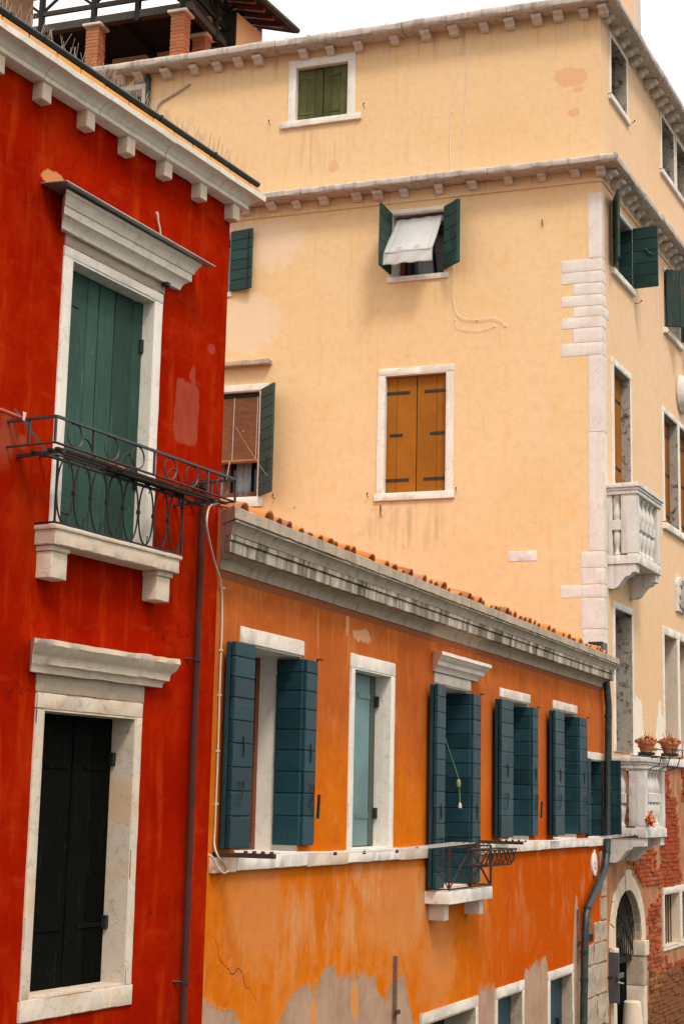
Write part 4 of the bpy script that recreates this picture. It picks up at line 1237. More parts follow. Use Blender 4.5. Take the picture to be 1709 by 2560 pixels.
for x in (x0, x1):
    for k in range(2):
        part(g, 'side_scroll', ring((x, (y0 + y1) / 2 - .05 + .1 * k, 4.06), .045, .065, .0065, 'x', 14), RUST)
for k in range(4):
    y = y0 + .06 + k * .045
    part(g, 'floor_bar', bar((x0 + .05, y, z0), (x1 - .05, y, z0), .009), RUST)
for x in (x0 + .15, x1 - .2):
    part(g, 'hanger', tube([(x, y1, z1), (x, y1 + .01, 4.19), (x, -.235, 4.19), (x, -.23, 4.15)], .007, 5), RUST)
t = thing('pull_cord', 'thin green pull cord hanging with knot and bell end at the window', 'cord', FO, (6.0, .1, 5))
g = on(FO, t)
kx = px3(FO, (1147, 1950), -.03)
part(g, 'cord', tube([px3(FO, (1104, 1822), -.1), kx], .006, 5), GREENC)
part(g, 'knot', lathe([(.004, -.04), (.02, -.03), (.026, 0), (.022, .03), (.014, .042), (.005, .05)], 9), mat_simple('straw_knot', (.30, .27, .12), .3, .9), (kx[0] - .02, kx[1], kx[2] - .04))
kz = px3(FO, (1149, 2008), -.03)
part(g, 'cord_tail', tube([kx, (kx[0] + .01, kx[1], kx[2] - .1), kz], .0055, 5), GREENC)
part(g, 'bell_end', lathe([(.02, 0), (.018, .03), (.008, .055), (.004, .06)], 8), CREAM, (kz[0], kz[1], kz[2] - .05))

# ================================================================== YELLOW HOUSE
yellow_house = thing('yellow_house', 'tall pale yellow corner house with white quoins and stone balconies behind the orange house', 'house', FY)
FY.set_root(yellow_house)
FS.set_root(yellow_house)
ZT = 17.12
YH = [(-5.17, -4.22, 15.86, 16.83), (-3.42, -2.52, 12.95, 14.02), (-3.49, -2.46, 9.39, 11.32), (-7.1, -6.26, 12.96, 14.0), (-6.95, -5.64, 9.44, 11.23), (-8.42, -8.06, 16.42, 16.86)]
SH = [(.58, 1.52, 15.88, 16.90), (3.90, 4.80, 15.88, 16.90), (5.02, 5.92, 15.88, 16.90), (.60, 1.75, 12.97, 14.0), (3.95, 5.1, 12.94, 14.0), (.58, 1.52, 8.34, 11.40), (3.74, 4.72, 9.42, 11.37), (4.88, 5.86, 9.42, 11.37), (.52, 1.48, 5.42, 7.58), (3.54, 4.45, 5.50, 7.50), (4.62, 5.5, 5.50, 7.50), (3.30, 4.34, 2.40, 3.24), (4.50, 5.5, 2.40, 3.24), (.30, 1.90, -.5, 3.40)]
part(FY, 'wall', wall(-13, 0, -1, ZT, YH, .7), YEL)
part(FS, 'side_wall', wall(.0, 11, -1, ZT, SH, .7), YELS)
# the rest of the block, closing it behind and above
bm = bmesh.new()
Ri = FY.W.inverted() @ FS.W
pl = [Vector((-.75, .72, 0)), Ri @ Vector((11, .72, 0)), Ri @ Vector((11, 12, 0)), Vector((-13, 12, 0)), Vector((-13, .72, 0))]
A = [bm.verts.new((p.x, p.y, -1)) for p in pl]; B = [bm.verts.new((p.x, p.y, ZT - .02)) for p in pl]
bm.faces.new(A); bm.faces.new(B[::-1])
for k in range(5): bm.faces.new((A[k], B[k], B[(k + 1) % 5], A[(k + 1) % 5]))
part(FY, 'rear_wall', fin(bm), YEL)
bm = bmesh.new()
pl = [Vector((.05, -.1, 0)), Ri @ Vector((11, -.1, 0)), Vector((-13, 12, 0)), Vector((-13, -.1, 0))]
ap = Vector((-4.5, 5.5, 18.6))
C_ = [bm.verts.new((p.x, p.y, ZT + .06)) for p in pl]; D_ = [bm.verts.new((p.x, p.y, ZT - .01)) for p in pl]
va = bm.verts.new(ap)
for k in range(4):
    bm.faces.new((C_[k], C_[(k + 1) % 4], va)); bm.faces.new((C_[k], D_[k], D_[(k + 1) % 4], C_[(k + 1) % 4]))
bm.faces.new(D_[::-1])
part(FY, 'roof', fin(bm), TILED)
# stone gutters on brackets, at the eaves and below the top floor
def roll_prof(z, p=.33, h=1.0):
    return [(o * p, z + q * h) for o, q in ((0, -.05), (.6, -.056), (.9, -.05), (.98, -.02), (1, .03), (.995, .09), (.93, .125), (.6, .13), (0, .13))]
def roll(fr, x0, x1, z, seed, ml=0, mr=0, lens=(1.1, 1.9), h=1.0):
    x = x0
    while x < x1 - .05:
        b = min(x1, x + random.uniform(*lens))
        if x1 - b < .5: b = x1
        part(fr, 'gutter_stone', moulding(roll_prof(z, h=h), x + .004, b - .004, ml if x == x0 else 0, mr if b == x1 else 0, .1, .008, .012, seed + x), ROLL, (0, random.uniform(-.012, .012), random.uniform(-.018, .018)))
        x = b
for z, sd, h in ((17.125, 3, .8), (14.43, 9, .7)):
    roll(FY, -13, 0, z, sd, 0, 1.0, h=h)
    roll(FS, 0, 11, z, sd + 40, 1.0, 0, h=h)
bpf = [(0, -.165), (.05, -.165), (.095, -.155), (.12, -.135), (.125, -.118), (.155, -.105), (.19, -.10), (.213, -.082), (.215, -.06), (.21, -.03), (0, -.03)]
def worn_bracket(k, s_, q):
    me = side_prism([(o * s_, z) for o, z in bpf], -.07 * q, .07 * q)
    bm = bmesh.new()
    bm.from_mesh(me)
    bmesh.ops.bevel(bm, geom=bm.edges[:], offset=.006, segments=1, affect='EDGES')
    bmesh.ops.subdivide_edges(bm, edges=[e for e in bm.edges if e.calc_length() > .05], cuts=2, use_grid_fill=True)
    for v in bm.verts:
        v.co += noise.noise_vector(v.co * 14 + Vector((k * 9, 0, 0))) * .008 + noise.noise_vector(v.co * 40 + Vector((k * 5, 0, 0))) * .003
    return fin(bm, 40)
BM_ = [worn_bracket(k, random.uniform(.85, 1.1), random.uniform(.8, 1.15)) for k in range(7)]
TOPX = [295, 342, 410, 480, 537, 590, 640, 752, 819, 890, 981, 1060, 1131, 1205, 1270, 1338, 1391, 1456, 1503]
MIDX = [612, 677, 738, 807, 889, 941, 1005, 1093, 1177, 1266, 1348, 1434, 1496]
for xs, z, py0, sl in ((TOPX, 17.12, 205, -.14), (MIDX, 14.44, 480, -.125)):
    for px in xs:
        x = FY.px(px, py0 + sl * (px - 300), .2)[0]
        part(FY, 'bracket', random.choice(BM_), CORB, (x, random.uniform(0, .015), z + random.uniform(-.012, .012)), random.uniform(-.06, .06))
for xs, z, pz in (([1531, 1550, 1569, 1583, 1597, 1615, 1632, 1647, 1660, 1671, 1685, 1700], 17.12, 17.0), ([1530, 1548, 1562, 1580, 1592, 1606, 1623, 1640, 1654, 1668, 1680, 1693, 1705], 14.44, 14.4)):
    for px in xs:
        r = ray(px, 500)
        # where the column px meets the bracket line off the wall
        lo, hi = 0.0, 9.0
        for _ in range(40):
            mid = (lo + hi) / 2
            p = FS.o + FS.x * mid + FS.n * .15 + Vector((0, 0, pz)) - CAMP
            q = PW / 2 + PF * p.dot(_x) / p.dot(_f)
            lo, hi = (mid, hi) if q < px else (lo, mid)
        part(FS, 'bracket', random.choice(BM_), CORB, (lo, random.uniform(0, .015), z + random.uniform(-.012, .012)), random.uniform(-.06, .06))
part(FY, 'string_band', box(-13, .012, -.022, .05, 14.205, 14.405, .006), YEL)
part(FS, 'string_band', box(.012, 11, -.022, .05, 14.205, 14.405, .006), YELS)
tiles(FY, -9.6, 0, .2, -.15, 17.235, .26, 1, TILED, .03)
# quoins
Q = [(.21, .16, 12.96, 14.03), (.63, .16, 12.76, 12.96), (.63, .2, 12.57, 12.76), (.45, .16, 12.38, 12.57), (.63, .22, 12.20, 12.38), (.45, .34, 12.03, 12.20), (.63, .2, 11.85, 12.03), (.45, .16, 11.62, 11.85), (.64, .18, 11.41, 11.62), (.22, .2, 10.2, 11.41), (.225, .2, 8.37, 10.2), (.35, .17, 8.12, 8.37), (.35, .17, 7.87, 8.12), (.66, .16, 7.67, 7.87), (.35, .16, 7.2, 7.67), (.33, .16, 6.2, 7.2), (.30, .16, 5.45, 6.2)]
for i, (a, b, z0, z1) in enumerate(Q):
    q = part(FY, 'quoin_stone', stone(-a, -.001, -.005, .08, z0 + .004, z1 - .003, .002, .014, .07, i * 3.3, .0012), QUOIN)
    o = part(FS, 'quoin_stone', stone(.001, b, -.005, .08, z0 + .004, z1 - .003, .002, .014, .07, i * 3.3 + 1, .0012), QUOIN)
part(FY, 'wall_stone', stone(-1.46, -1.02, -.006, .05, 8.25, 8.41, .003, .008, .08, 2), QUOIN)
# --- front windows
w0 = window(FY, *YH[0], .2, WHITEW, .125, .13, (.12, .11, .05), WHITEW, .02, back=DARK)
for xa, xb in ((-5.15, -4.70), (-4.69, -4.24)):
    l = leaf(FY, xa, .10, 15.88, xb - xa, .93, 0, OLIVE, n=3, horiz=False, jit=.003)
    for z in (.14, .78): strap(l, .02, .3, z, -.022, .045, OLIVE)
catch(FY, -5.62, 15.87); catch(FY, -3.93, 15.95)
w1 = window(FY, *YH[1], .5, WHITEW, .0, .075, (.06, .09, .03), WHITEW, .012, back=GLASS, lin_over=.05)
casement(w1, -3.40, -2.54, 12.97, 14.0, .46, BROWNW, 1, .07)
sub(w1, 'curtain', cloth_grid(lambda u, v: Vector((-3.08 + .28 * u * (1 - .35 * v), .40 + .012 * math.sin(u * 14), 12.98 + .95 * v)), 10, 6), CURT)
a = leaf(FY, -3.42, -.02, 12.99, .52, 1.05, math.radians(180 + 88), GREEN, n=5)
b = leaf(FY, -2.52, -.02, 12.99, .46, 1.05, math.radians(-47), GREEN, n=5)
leaf(FY, -2.19, -.33, 12.99, .40, 1.05, math.radians(180-38), GREEN, n=5)
for l, f in ((a, -1), (b, 1)):
    sub(l, 'latch_plate', box(.26, .31, -.026, .026, .42, .58, .004), IRON)
w2 = window(FY, *YH[2], .2, WHITEW, .115, .11, (.03, .115, .04), WHITEW, .02, back=DARK)
for xa, xb, cu in ((-3.475, -2.98, [0, .34, 1]), (-2.972, -2.475, [0, .66, 1])):
    l = leaf(FY, xa, .10, 9.40, xb - xa, 1.90, 0, OCHRE, cuts=cu, horiz=False)
    lft = xa < -3.2
    for z in (.22, 1.64):
        strap(l, .0 if lft else .12, .38 if lft else .497, z, -.024, .045)
    strap(l, .06 if lft else .22, .27 if lft else .46, .95, -.024, .045)
catch(FY, -3.74, 9.36); catch(FY, -2.29, 9.38)
w3 = window(FY, *YH[3], .3, WHITEW, .0, .075, (.05, .08, .03), WHITEW, .012, back=GLASS, lin_over=.05)
sub(w3, 'curtain', cloth_grid(lambda u, v: Vector((-6.75 + .48 * u, .22 + .02 * math.sin(u * 25), 12.98 + .78 * v)), 16, 4), CURT)
l = leaf(FY, -6.24, -.04, 12.96, .43, 1.05, math.radians(-10), GREEN, n=6)
sub(l, 'edge_bolt', bar((.36, -.035, .05), (.36, -.035, 1.0), .012), IRON)
w4 = window(FY, *YH[4], .3, WHITEW, .0, .11, (.10, .16, .03), WHITEW, .012, back=GLASS, lin_over=.14)
casement(w4, -6.93, -5.66, 9.46, 11.21, .27, BROWNW, 1, .12)
sub(w4, 'curtain', cloth_grid(lambda u, v: Vector((-6.85 + .55 * u, .24 + .015 * math.sin(u * 22), 9.5 + .9 * v)), 16, 4), CURT)
sub(w4, 'curtain', cloth_grid(lambda u, v: Vector((-6.12 + .26 * u, .24 + .015 * math.sin(u * 16), 9.5 + .9 * v)), 12, 4), CURT)
l = leaf(FY, -5.60, -.03, 9.44, .50, 1.80, math.radians(-44), mat_paint('grey_green_paint', (.035, .055, .042), (.08, .10, .08), .3, .55, axis='x'), n=10)
hook(l, .3, -.022, .45, .25)
catch(FY, -5.33, 9.40, s=1.6); 
for z in (9.75, 10.35, 11.05): part(FY, 'hinge_pin', tube([(-5.46, .02, z), (-5.44, -.12, z), (-5.36, -.13, z)], .007, 5), RUST)
part(FY, 'window_hood', stone(-7.1, -5.45, -.14, .05, 11.64, 11.72, .006, .02, .07, 6), CORN)
window(FY, *YH[5], .25, WHITEW, .09, .09, (.0, .08, .02), WHITEW, .014, back=DARK)
part(FY, 'downpipe', tube([(-7.93, -.05, 17.05), (-7.93, -.05, 15.4)], .045, 8), PIPEG)
P = [px3(FY, p, .03) for p in ((475, 208), (440, 232), (408, 250), (395, 262), (385, 300))]
part(FY, 'conduit', tube(P, .018, 6), ROLL)
part(FY, 'wall_hook', tube([px3(FY, (950, 1262), .0), px3(FY, (951, 1275), .05), px3(FY, (951, 1290), .05)], [.008, .012, .006], 5), RUST)
part(FY, 'wall_hook', tube([px3(FY, (1354, 548), .0), px3(FY, (1354, 556), .03), px3(FY, (1356, 566), .03)], .007, 5), RUST)

# --- side windows (canal front)
def shut_window(i, depth, mat, reveal, jamb=.10, lintel=.10, sill=(.04, .09, .05), n=2, straps=True):
    x0, x1, z0, z1 = SH[i]
    w_ = window(FS, x0, x1, z0, z1, depth + .06, reveal, jamb, lintel, sill, WHITEW, .02, back=DARK)
    hw = (x1 - x0) / 2
    for xa in (x0 + .012, x0 + hw + .003):
        l = leaf(FS, xa, depth, z0 + .012, hw - .016, z1 - z0 - .024, 0, mat, n=n, horiz=False, jit=.002)
        if straps:
            for zf in (.12, .5, .86):
                strap(l, .05, hw - .08, (z1 - z0) * zf, -.024, .04)
    return w_
for i in (0, 1, 2): shut_window(i, .20, OLIVE, GRIMY, .07, .07, (.05, .10, .05))
shut_window(5, .15, OCHRE, GRIMY, .10, .10, None)
for i in (6, 7): shut_window(i, .15, OCHRE, GRIMY, .09, .09, (.05, .12, .06))
shut_window(8, .30, BLACKP, GRIMY, .08, .10, None)
for i in (9, 10): shut_window(i, .34, BLACKP, WARM, .08, .12, None)
for x in (.42, 1.66, 3.74, 4.95): catch(FS, x, 15.84, s=1.3)
for x in (1.95, 3.84): catch(FS, x, 12.8, s=1.3)
catch(FS, 3.6, 9.42, s=1.4)
# third-floor windows with green leaves swung out
for i in (3, 4):
    x0, x1, z0, z1 = SH[i]
    w_ = window(FS, x0, x1, z0, z1, .3, GRIMY, .0, .09, (.08, .1, .06), WHITEW, .014, back=GLASS, lin_over=.06)
l = leaf(FS, .60, -.03, 13.0, .45, 1.12, math.radians(180 + 25), GREENW, n=5)
l = leaf(FS, 1.74, .2, 12.98, .22, 1.02, math.radians(-90), GREEN, n=5)
l = leaf(FS, 1.74, -.03, 12.98, .42, 1.04, math.radians(-90), GREEN, n=5)
sub(l, 'edge_bolt', bar((.37, .026, .03), (.37, .026, 1.0), .012), GREENW)
sub(l, 'handle', tube([(.22, -.024, .66), (.26, -.04, .6), (.34, -.035, .54)], .010, 5), IRONG)
l = leaf(FS, 3.97, -.03, 12.98, .52, 1.05, math.radians(-52), GREENW, n=2, horiz=False)
for z in (.12, .9): strap(l, .04, .4, z, .024, .05, GREENW)
l = leaf(FS, 5.08, -.03, 12.98, .45, 1.05, math.radians(-90), GREEN, n=5)
# --- balconies
BAL = lathe([(.05, 0), (.055, .03), (.035, .06), (.03, .10), (.045, .17), (.062, .24), (.058, .30), (.045, .335), (.062, .34), (.062, .48), (.045, .485), (.058, .52), (.062, .58), (.045, .65), (.03, .72), (.035, .76), (.055, .79), (.05, .82)], 12)
def balcony(u0, u1, p, zs, zr):
    """zs: underside of the floor slab, zr: top of the rail"""
    bmat = SIDEST
    root = part(FS, 'balcony', stone(u0, u1, -p, .05, zs, zs + .13, .002, .012, .1, u0 + zs), bmat)
    for x0 in (u0 + .02, u1 - .22):
        pf = [(0, -.36), (.10, -.365), (.16, -.33), (.21, -.26), (.27, -.19), (.34, -.17), (.37, -.13), (p - .04, -.12), (p - .04, -.005), (0, -.005)]
        sub(root, 'console', side_prism([(o, zs + z) for o, z in pf], x0, x0 + .2), bmat)
    zb_, zt_ = zs + .13, zr - .17
    bh = zt_ - zb_ - .03
    sub(root, 'plinth_course', box(u0 + .02, u1 - .02, -p + .02, -p + .17, zb_, zb_ + .03, .004), bmat)
    for x0 in (u0 + .015, u1 - .17):
        sub(root, 'pedestal', stone(x0, x0 + .155, -p + .015, -p + .26, zb_ + .03, zt_, .002, .008, .1, x0), bmat)
    sub(root, 'wall_pilaster', stone(u0 + .02, u0 + .13, -.07, .02, zb_, zt_, .002, .008, .1, 3), bmat)
    n = 4
    for k in range(n):
        x = u0 + .24 + (u1 - u0 - .48) * (k + .5) / n
        b_ = sub(root, 'baluster', BAL, bmat, (x, -p + .09, zb_ + .03), R=Matrix.Diagonal((1.12, 1.12, bh / .82, 1)))
        sub(root, 'baluster_block', box(x - .075, x + .075, -p + .015, -p + .165, zb_ + .03 + bh * .425, zb_ + .03 + bh * .58, .005), bmat)
    for x in (u0 + .09, u1 - .09):
        yy = -(p - .26 + .07) / 2
        sub(root, 'baluster', BAL, bmat, (x, yy, zb_), R=Matrix.Diagonal((1.05, 1.05, (zt_ - zb_) / .82, 1)))
        sub(root, 'baluster_block', box(x - .075, x + .075, yy - .075, yy + .075, zb_ + (zt_ - zb_) * .42, zb_ + (zt_ - zb_) * .585, .005), bmat)
    for j, (q0, q1, e) in enumerate(((0, .06, .005), (.061, .10, .02), (.101, .17, .04))):
        # a three-sided handrail, one course above another
        a0, a1, yo_ = u0 - e, u1 + e, -p - e
        sub(root, 'handrail', stone(a0, a1, yo_, -p + .18 + e, zt_ + q0, zt_ + q1, .0025, .010, .08, j + zs), bmat)
        for x0, x1 in ((a0, u0 + .17), (u1 - .17, a1)):
            sub(root, 'side_handrail', stone(x0, x1, -p + .182 + e, .03, zt_ + q0, zt_ + q1, .0025, .008, .08, j + zs + x0), bmat)
    return root
balcony(.17, 1.60, .47, 8.19, 9.42)
balcony(.08, 1.28, .57, 4.18, 5.33)
part(FS, 'sill_course', stone(1.32, 7.0, -.07, .05, 5.30, 5.42, .004, .012, .15, 17), SIDEST)
# relief plaques
pq = part(FS, 'relief_plaque', prism([(4.42, 7.98), (5.02, 7.98), (5.02, 8.45)] + [(4.72 + .3 * math.cos(a), 8.45 + .16 * math.sin(a)) for a in [math.pi * i / 10 for i in range(1, 10)]] + [(4.42, 8.45)], -.05, .02, .01), SIDEST)
for (cx, cz, rx, rz) in ((4.72, 8.46, .10, .08), (4.68, 8.26, .13, .12), (4.78, 8.1, .16, .08), (4.58, 8.12, .06, .07)):
    sub(pq, 'carving', prism([(cx + rx * (1 + .25 * math.sin(3 * a + cx)) * math.cos(a), cz + rz * (1 + .25 * math.cos(4 * a)) * math.sin(a)) for a in [2 * math.pi * i / 18 for i in range(18)]], -.075, -.045, .008), GRIMY)
rd = part(FS, 'carved_roundel', lathe([(.34, 0), (.36, .03), (.33, .10), (.25, .17), (.18, .19), (.1, .2), (.02, .2)], 20), SIDEST, (5.05, 0, 12.0), R=Matrix.Rotation(math.pi / 2, 4, 'X'))
# --- canal-level brick, bricks one by one
holes = [(h[0] - .1, h[1] + .1, h[2] - .12, h[3] + .12) for h in SH[11:13]]
bricks = []
zc_ = .35
row = 0
while zc_ < 5.24:
    xx = 1.30 - (row % 2) * .125 - random.uniform(0, .02)
    while xx < 10.8:
        L_ = random.choice((.245, .245, .12)) + random.uniform(-.006, .006)
        cx, cz = xx + L_ / 2, zc_ + .027
        ok = not any(h[0] < cx + L_ / 2 and cx - L_ / 2 < h[1] and h[2] < cz < h[3] for h in holes)
        ok = ok and (cx - L_ / 2 - 1.1) ** 2 + (cz - 2.6) ** 2 > 1.07 ** 2 and not (cz < 2.62 and cx - L_ / 2 < 2.17)
        m_ = noise.noise(Vector((cx * .9, cz * .75, 2.2))) + .35 * noise.noise(Vector((cx * 3, cz * 3, 5)))
        bare = m_ > (.12 if cz > 3.0 else -.2) or cz < 2.15
        if 3.4 < cz < 4.6 and cx < 3.0 - (cz - 3.4) * .5: bare = True
        if ok and bare:
            bricks.append((cx, cz, L_))
        xx += L_ + .012
    zc_ += .0665
    row += 1
BMESH = {}
for L_ in (.245, .12):
    BMESH[L_] = box(-L_ / 2, L_ / 2, -.018, .02, -.027, .027, .006)
def near(b):
    return (b[0] - 1.2) + max(0, 2.0 - b[1]) * 2
bricks.sort(key=near)
for cx, cz, L_ in bricks[:300]:
    k_ = .245 if L_ > .2 else .12
    part(FS, 'brick', BMESH[k_], BRICKB if cz < 2.1 + random.uniform(-.25, .25) else BRICK, (cx, random.uniform(-.016, .012), cz), random.uniform(-.04, .04))
for low in (True, False):
    bm = bmesh.new()
    for cx, cz, L_ in bricks[300:]:
        if (cz < 2.1 + random.uniform(-.2, .2)) != low:
            continue
        r_ = bmesh.ops.create_cube(bm, size=1)
        y_ = random.uniform(-.016, .012)
        for v in r_['verts']:
            v.co = Vector((cx + v.co.x * L_, y_ + v.co.y * .036, cz + v.co.z * .054))
    part(FS, 'brickwork', fin(bm), BRICKB if low else BRICK, kind='stuff')
# --- twin window at canal level
for i in (11, 12):
    x0, x1, z0, z1 = SH[i]
    w_ = window(FS, x0, x1, z0, z1, .35, WARM, .08, .10, (.0, .06, .02), WHITE, .022, back=DARK, chip=.03)
    for k in range(6):
        sub(w_, 'grille_bar', bar((x0 + (x1 - x0) * (k + .5) / 6, .12, z0), (x0 + (x1 - x0) * (k + .5) / 6, .12, z1), .018), RUST)
# --- arched water door
XC, ZS, RI, RO = 1.09, 2.6, .79, 1.02
x0, x1 = SH[13][0], SH[13][1]
dr = part(FS, 'water_door', ring_prism(x0, x1, -.5, 3.40, .012, .003, .5), OLDST)
sp = [(x0 - .02, 2.3), (x0 + .04, 2.3)] + [(XC - RI * math.cos(a), ZS + RI * math.sin(a)) for a in [math.pi * i / 20 for i in range(21)]] + [(x1 - .04, 2.3), (x1 + .02, 2.3), (x1 + .02, 3.42), (x0 - .02, 3.42)]
sub(dr, 'tympanum', prism(sp, .01, .08), OLDST)
nv = 9
for k in range(nv):
    a0, a1 = math.pi * k / nv + .006, math.pi * (k + 1) / nv - .006
    ro = RO if k != 4 else RO + .07
    P = [(XC - RI * math.cos(a), ZS + RI * math.sin(a)) for a in [a0 + (a1 - a0) * i / 4 for i in range(5)]] + [(XC - ro * math.cos(a), ZS + ro * math.sin(a)) for a in [a1 + (a0 - a1) * i / 4 for i in range(5)]]
    sub(dr, 'voussoir', prism(P, -.012 - (.02 if k == 4 else random.uniform(0, .006)), .1, .006), WARM)
for xa, xb in ((x0 - .13, x0 + .05), (x1 - .05, x1 + .17)):
    zz = 2.6
    sub(dr, 'impost', stone(xa - .02, xb + .02, -.07, .3, 2.38, 2.6, .005, .02, .07, xa), WARM)
    zz = 2.38
    kk = 0
    while zz > -.4:
        h = (.45, .6, .5)[kk % 3]
        sub(dr, 'jamb_stone', stone(xa, xb, -.04, .32, zz - h + .005, zz - .004, .006, .02, .08, xa + zz), WARM if kk % 2 else OLDST)
        zz -= h
        kk += 1
sub(dr, 'transom', stone(x0 + .05, x1 - .05, .14, .28, 2.30, 2.40, .004, .01, .1, 3), DARKW)
for k in range(14):
    x = XC - RI + .06 + (2 * RI - .12) * k / 13
    h = math.sqrt(max(.01, RI ** 2 - (x - XC) ** 2))
    P = [(x + .025 * math.sin(i * 1.9 + k), .12, 2.40 + (h + .18) * i / 8) for i in range(9)]
    sub(dr, 'grille_bar', tube(P, .012, 5), IRON)
for k in range(4):
    sub(dr, 'grille_scroll', ring((XC - .45 + .3 * k, .12, 2.75 + .08 * (k % 2)), .09, .13, .012, 'y', 16), IRON)
for k in range(5):
    xa = x0 + .06 + k * (x1 - x0 - .12) / 5
    sub(dr, 'door_plank', box(xa, xa + (x1 - x0 - .12) / 5 - .008, .22, .26, -.5, 2.3, .005), BLACKP)
sub(dr, 'dark_back', box(x0 + .01, x1 - .01, .44, .49, -.5, 3.39, 0), DARK)

# ------------------------------------------------------------------ things on the yellow house
t = thing('window_awning', 'small white cloth awning with scalloped edge hung out between green shutters', 'awning', FY, (-2.95, -.3, 13.2))
g = on(FY, t)
AW = [Vector(px3(FY, p, o)) for p, o in (((992, 551), -.06), ((1106, 537), -.06), ((953, 634), .42), ((1080, 620), .42))]
def awn(u, v):
    p = (AW[0] * (1 - u) + AW[1] * u) * (1 - v) + (AW[2] * (1 - u) + AW[3] * u) * v
    return p + Vector((0, .012 * math.sin(u * 9) * v, -.025 * math.sin(math.pi * v) + .006 * math.sin(u * 21 + v * 5)))
part(g, 'canopy', cloth_grid(awn, 20, 14), CLOTH)
def val(u, v):
    p = awn(u, 1.0)
    sc_ = .012 * abs(math.sin(u * math.pi * 18))
    return p + Vector((.004 * math.sin(u * 40), -.006 - .02 * v + .012 * math.sin(u * 17 + v * 3) * v, -(.20 + sc_) * v))
part(g, 'valance', cloth_grid(val, 72, 6), CLOTH)
part(g, 'front_rod', tube([awn(0, 1) + Vector((-.01, .004, -.004)), awn(1, 1) + Vector((.01, .004, -.004))], .008, 6), STEEL)
part(g, 'roller', tube([AW[0] + Vector((-.01, .02, .02)), AW[1] + Vector((.01, .02, .02))], .025, 8), IRON)
for u in (.04, .96):
    part(g, 'arm', tube([awn(u, 1) + Vector((0, .01, -.01)), (awn(u, 0).x, .1, 13.3)], .007, 5), IRON)
CLG = mat_simple('grey_braid', (.42, .43, .43), .1, .9)
for u in (.13, .9):
    part(g, 'braid_stripe', tube([awn(u, i / 10 * .93) + Vector((0, -.004, .005)) for i in range(11)], .0045, 4), CLG)
for u in (.27, .62):
    c_ = [awn(u + du, v) + Vector((0, -.004, .005)) for du, v in ((0, .86), (.1, .86), (.1, .93), (0, .93))]
    part(g, 'braid_square', tube(c_, .004, 4, True), CLG)
t = thing('bamboo_blind', 'brown bamboo roll blind half lowered in window by the red house', 'blind', FY, (-6.3, .08, 10.2))
g = on(FY, t)
bz0, bz1 = 10.06, 11.14
ns = 54
bm = bmesh.new()
rows = []
for i in range(ns * 3 + 1):
    z = bz0 + (bz1 - bz0) * i / (ns * 3)
    y = .06 + (.0 if i % 3 else .009)
    rows.append([bm.verts.new((x, y, z)) for x in (-6.92, -5.66)] + [bm.verts.new((x, y + .006, z)) for x in (-5.66, -6.92)])
for A, B in zip(rows, rows[1:]):
    for k in range(4):
        bm.faces.new((A[k], A[(k + 1) % 4], B[(k + 1) % 4], B[k]))
bm.faces.new(rows[0]); bm.faces.new(rows[-1][::-1])
part(g, 'slat_curtain', fin(bm), BAMB)
part(g, 'bottom_roll', tube([(-6.92, .06, bz0), (-5.66, .06, bz0)], .035, 10), BAMB)
part(g, 'head_rail', box(-6.93, -5.65, .05, .12, 11.14, 11.20, .006), DARKW)
for x in (-6.12, -5.70):
    part(g, 'blind_cord', tube([(x, .05, 11.14), (x - .01, .05, bz0 - .03)], .006, 4), LINE)
part(g, 'pull_cord', tube([(-6.16, .03, bz0), (-6.2, .0, 9.72)], .007, 4), LINE)
def cable(name, lab, pts, off, mt, r, fr):
    t = thing(name, lab, 'cable', fr, px3(fr, pts[len(pts) // 2], off))
    g = on(fr, t)
    part(g, 'cord', tube(smooth_path([px3(fr, p, off) for p in pts], 3), r, 5), mt)
    for p in pts[::3]:
        q = px3(fr, p, off)
        part(g, 'clip', box(q[0] - .01, q[0] + .01, -.02, .0, q[2] - .008, q[2] + .008, .002), mt)
CREAMW = mat_simple('white_cable', (.78, .70, .62), .08, .6)
cable('wall_cable', 'white cable looping down the yellow wall past the awning window', [(1156, -20), (1150, 90), (1140, 180), (1128, 280), (1124, 360), (1128, 440), (1136, 480), (1140, 520), (1136, 620), (1130, 700), (1134, 760), (1150, 792), (1190, 800), (1230, 795), (1255, 805), (1262, 814)], .022, CREAMW, .0045, FY)
cable('wall_cable', 'thin white cable running from the roof beside the longer looping cable', [(1180, -20), (1178, 60), (1168, 160), (1160, 300), (1152, 440), (1146, 480), (1140, 505), (1136, 560), (1134, 700), (1136, 800), (1150, 822), (1200, 826), (1235, 815)], .018, CREAMW, .003, FY)
cable('stay_wire', 'thin dark wire slanting from the left window down to the tiled eaves', [(590, 1068), (640, 1150), (680, 1205), (720, 1258), (757, 1318)], .3, ROLL, .0025, FY)
cable('stay_wire', 'thin wire slanting left from the hook under the ochre shuttered window', [(951, 1288), (930, 1306), (890, 1335), (850, 1362)], .05, ROLL, .0025, FY)
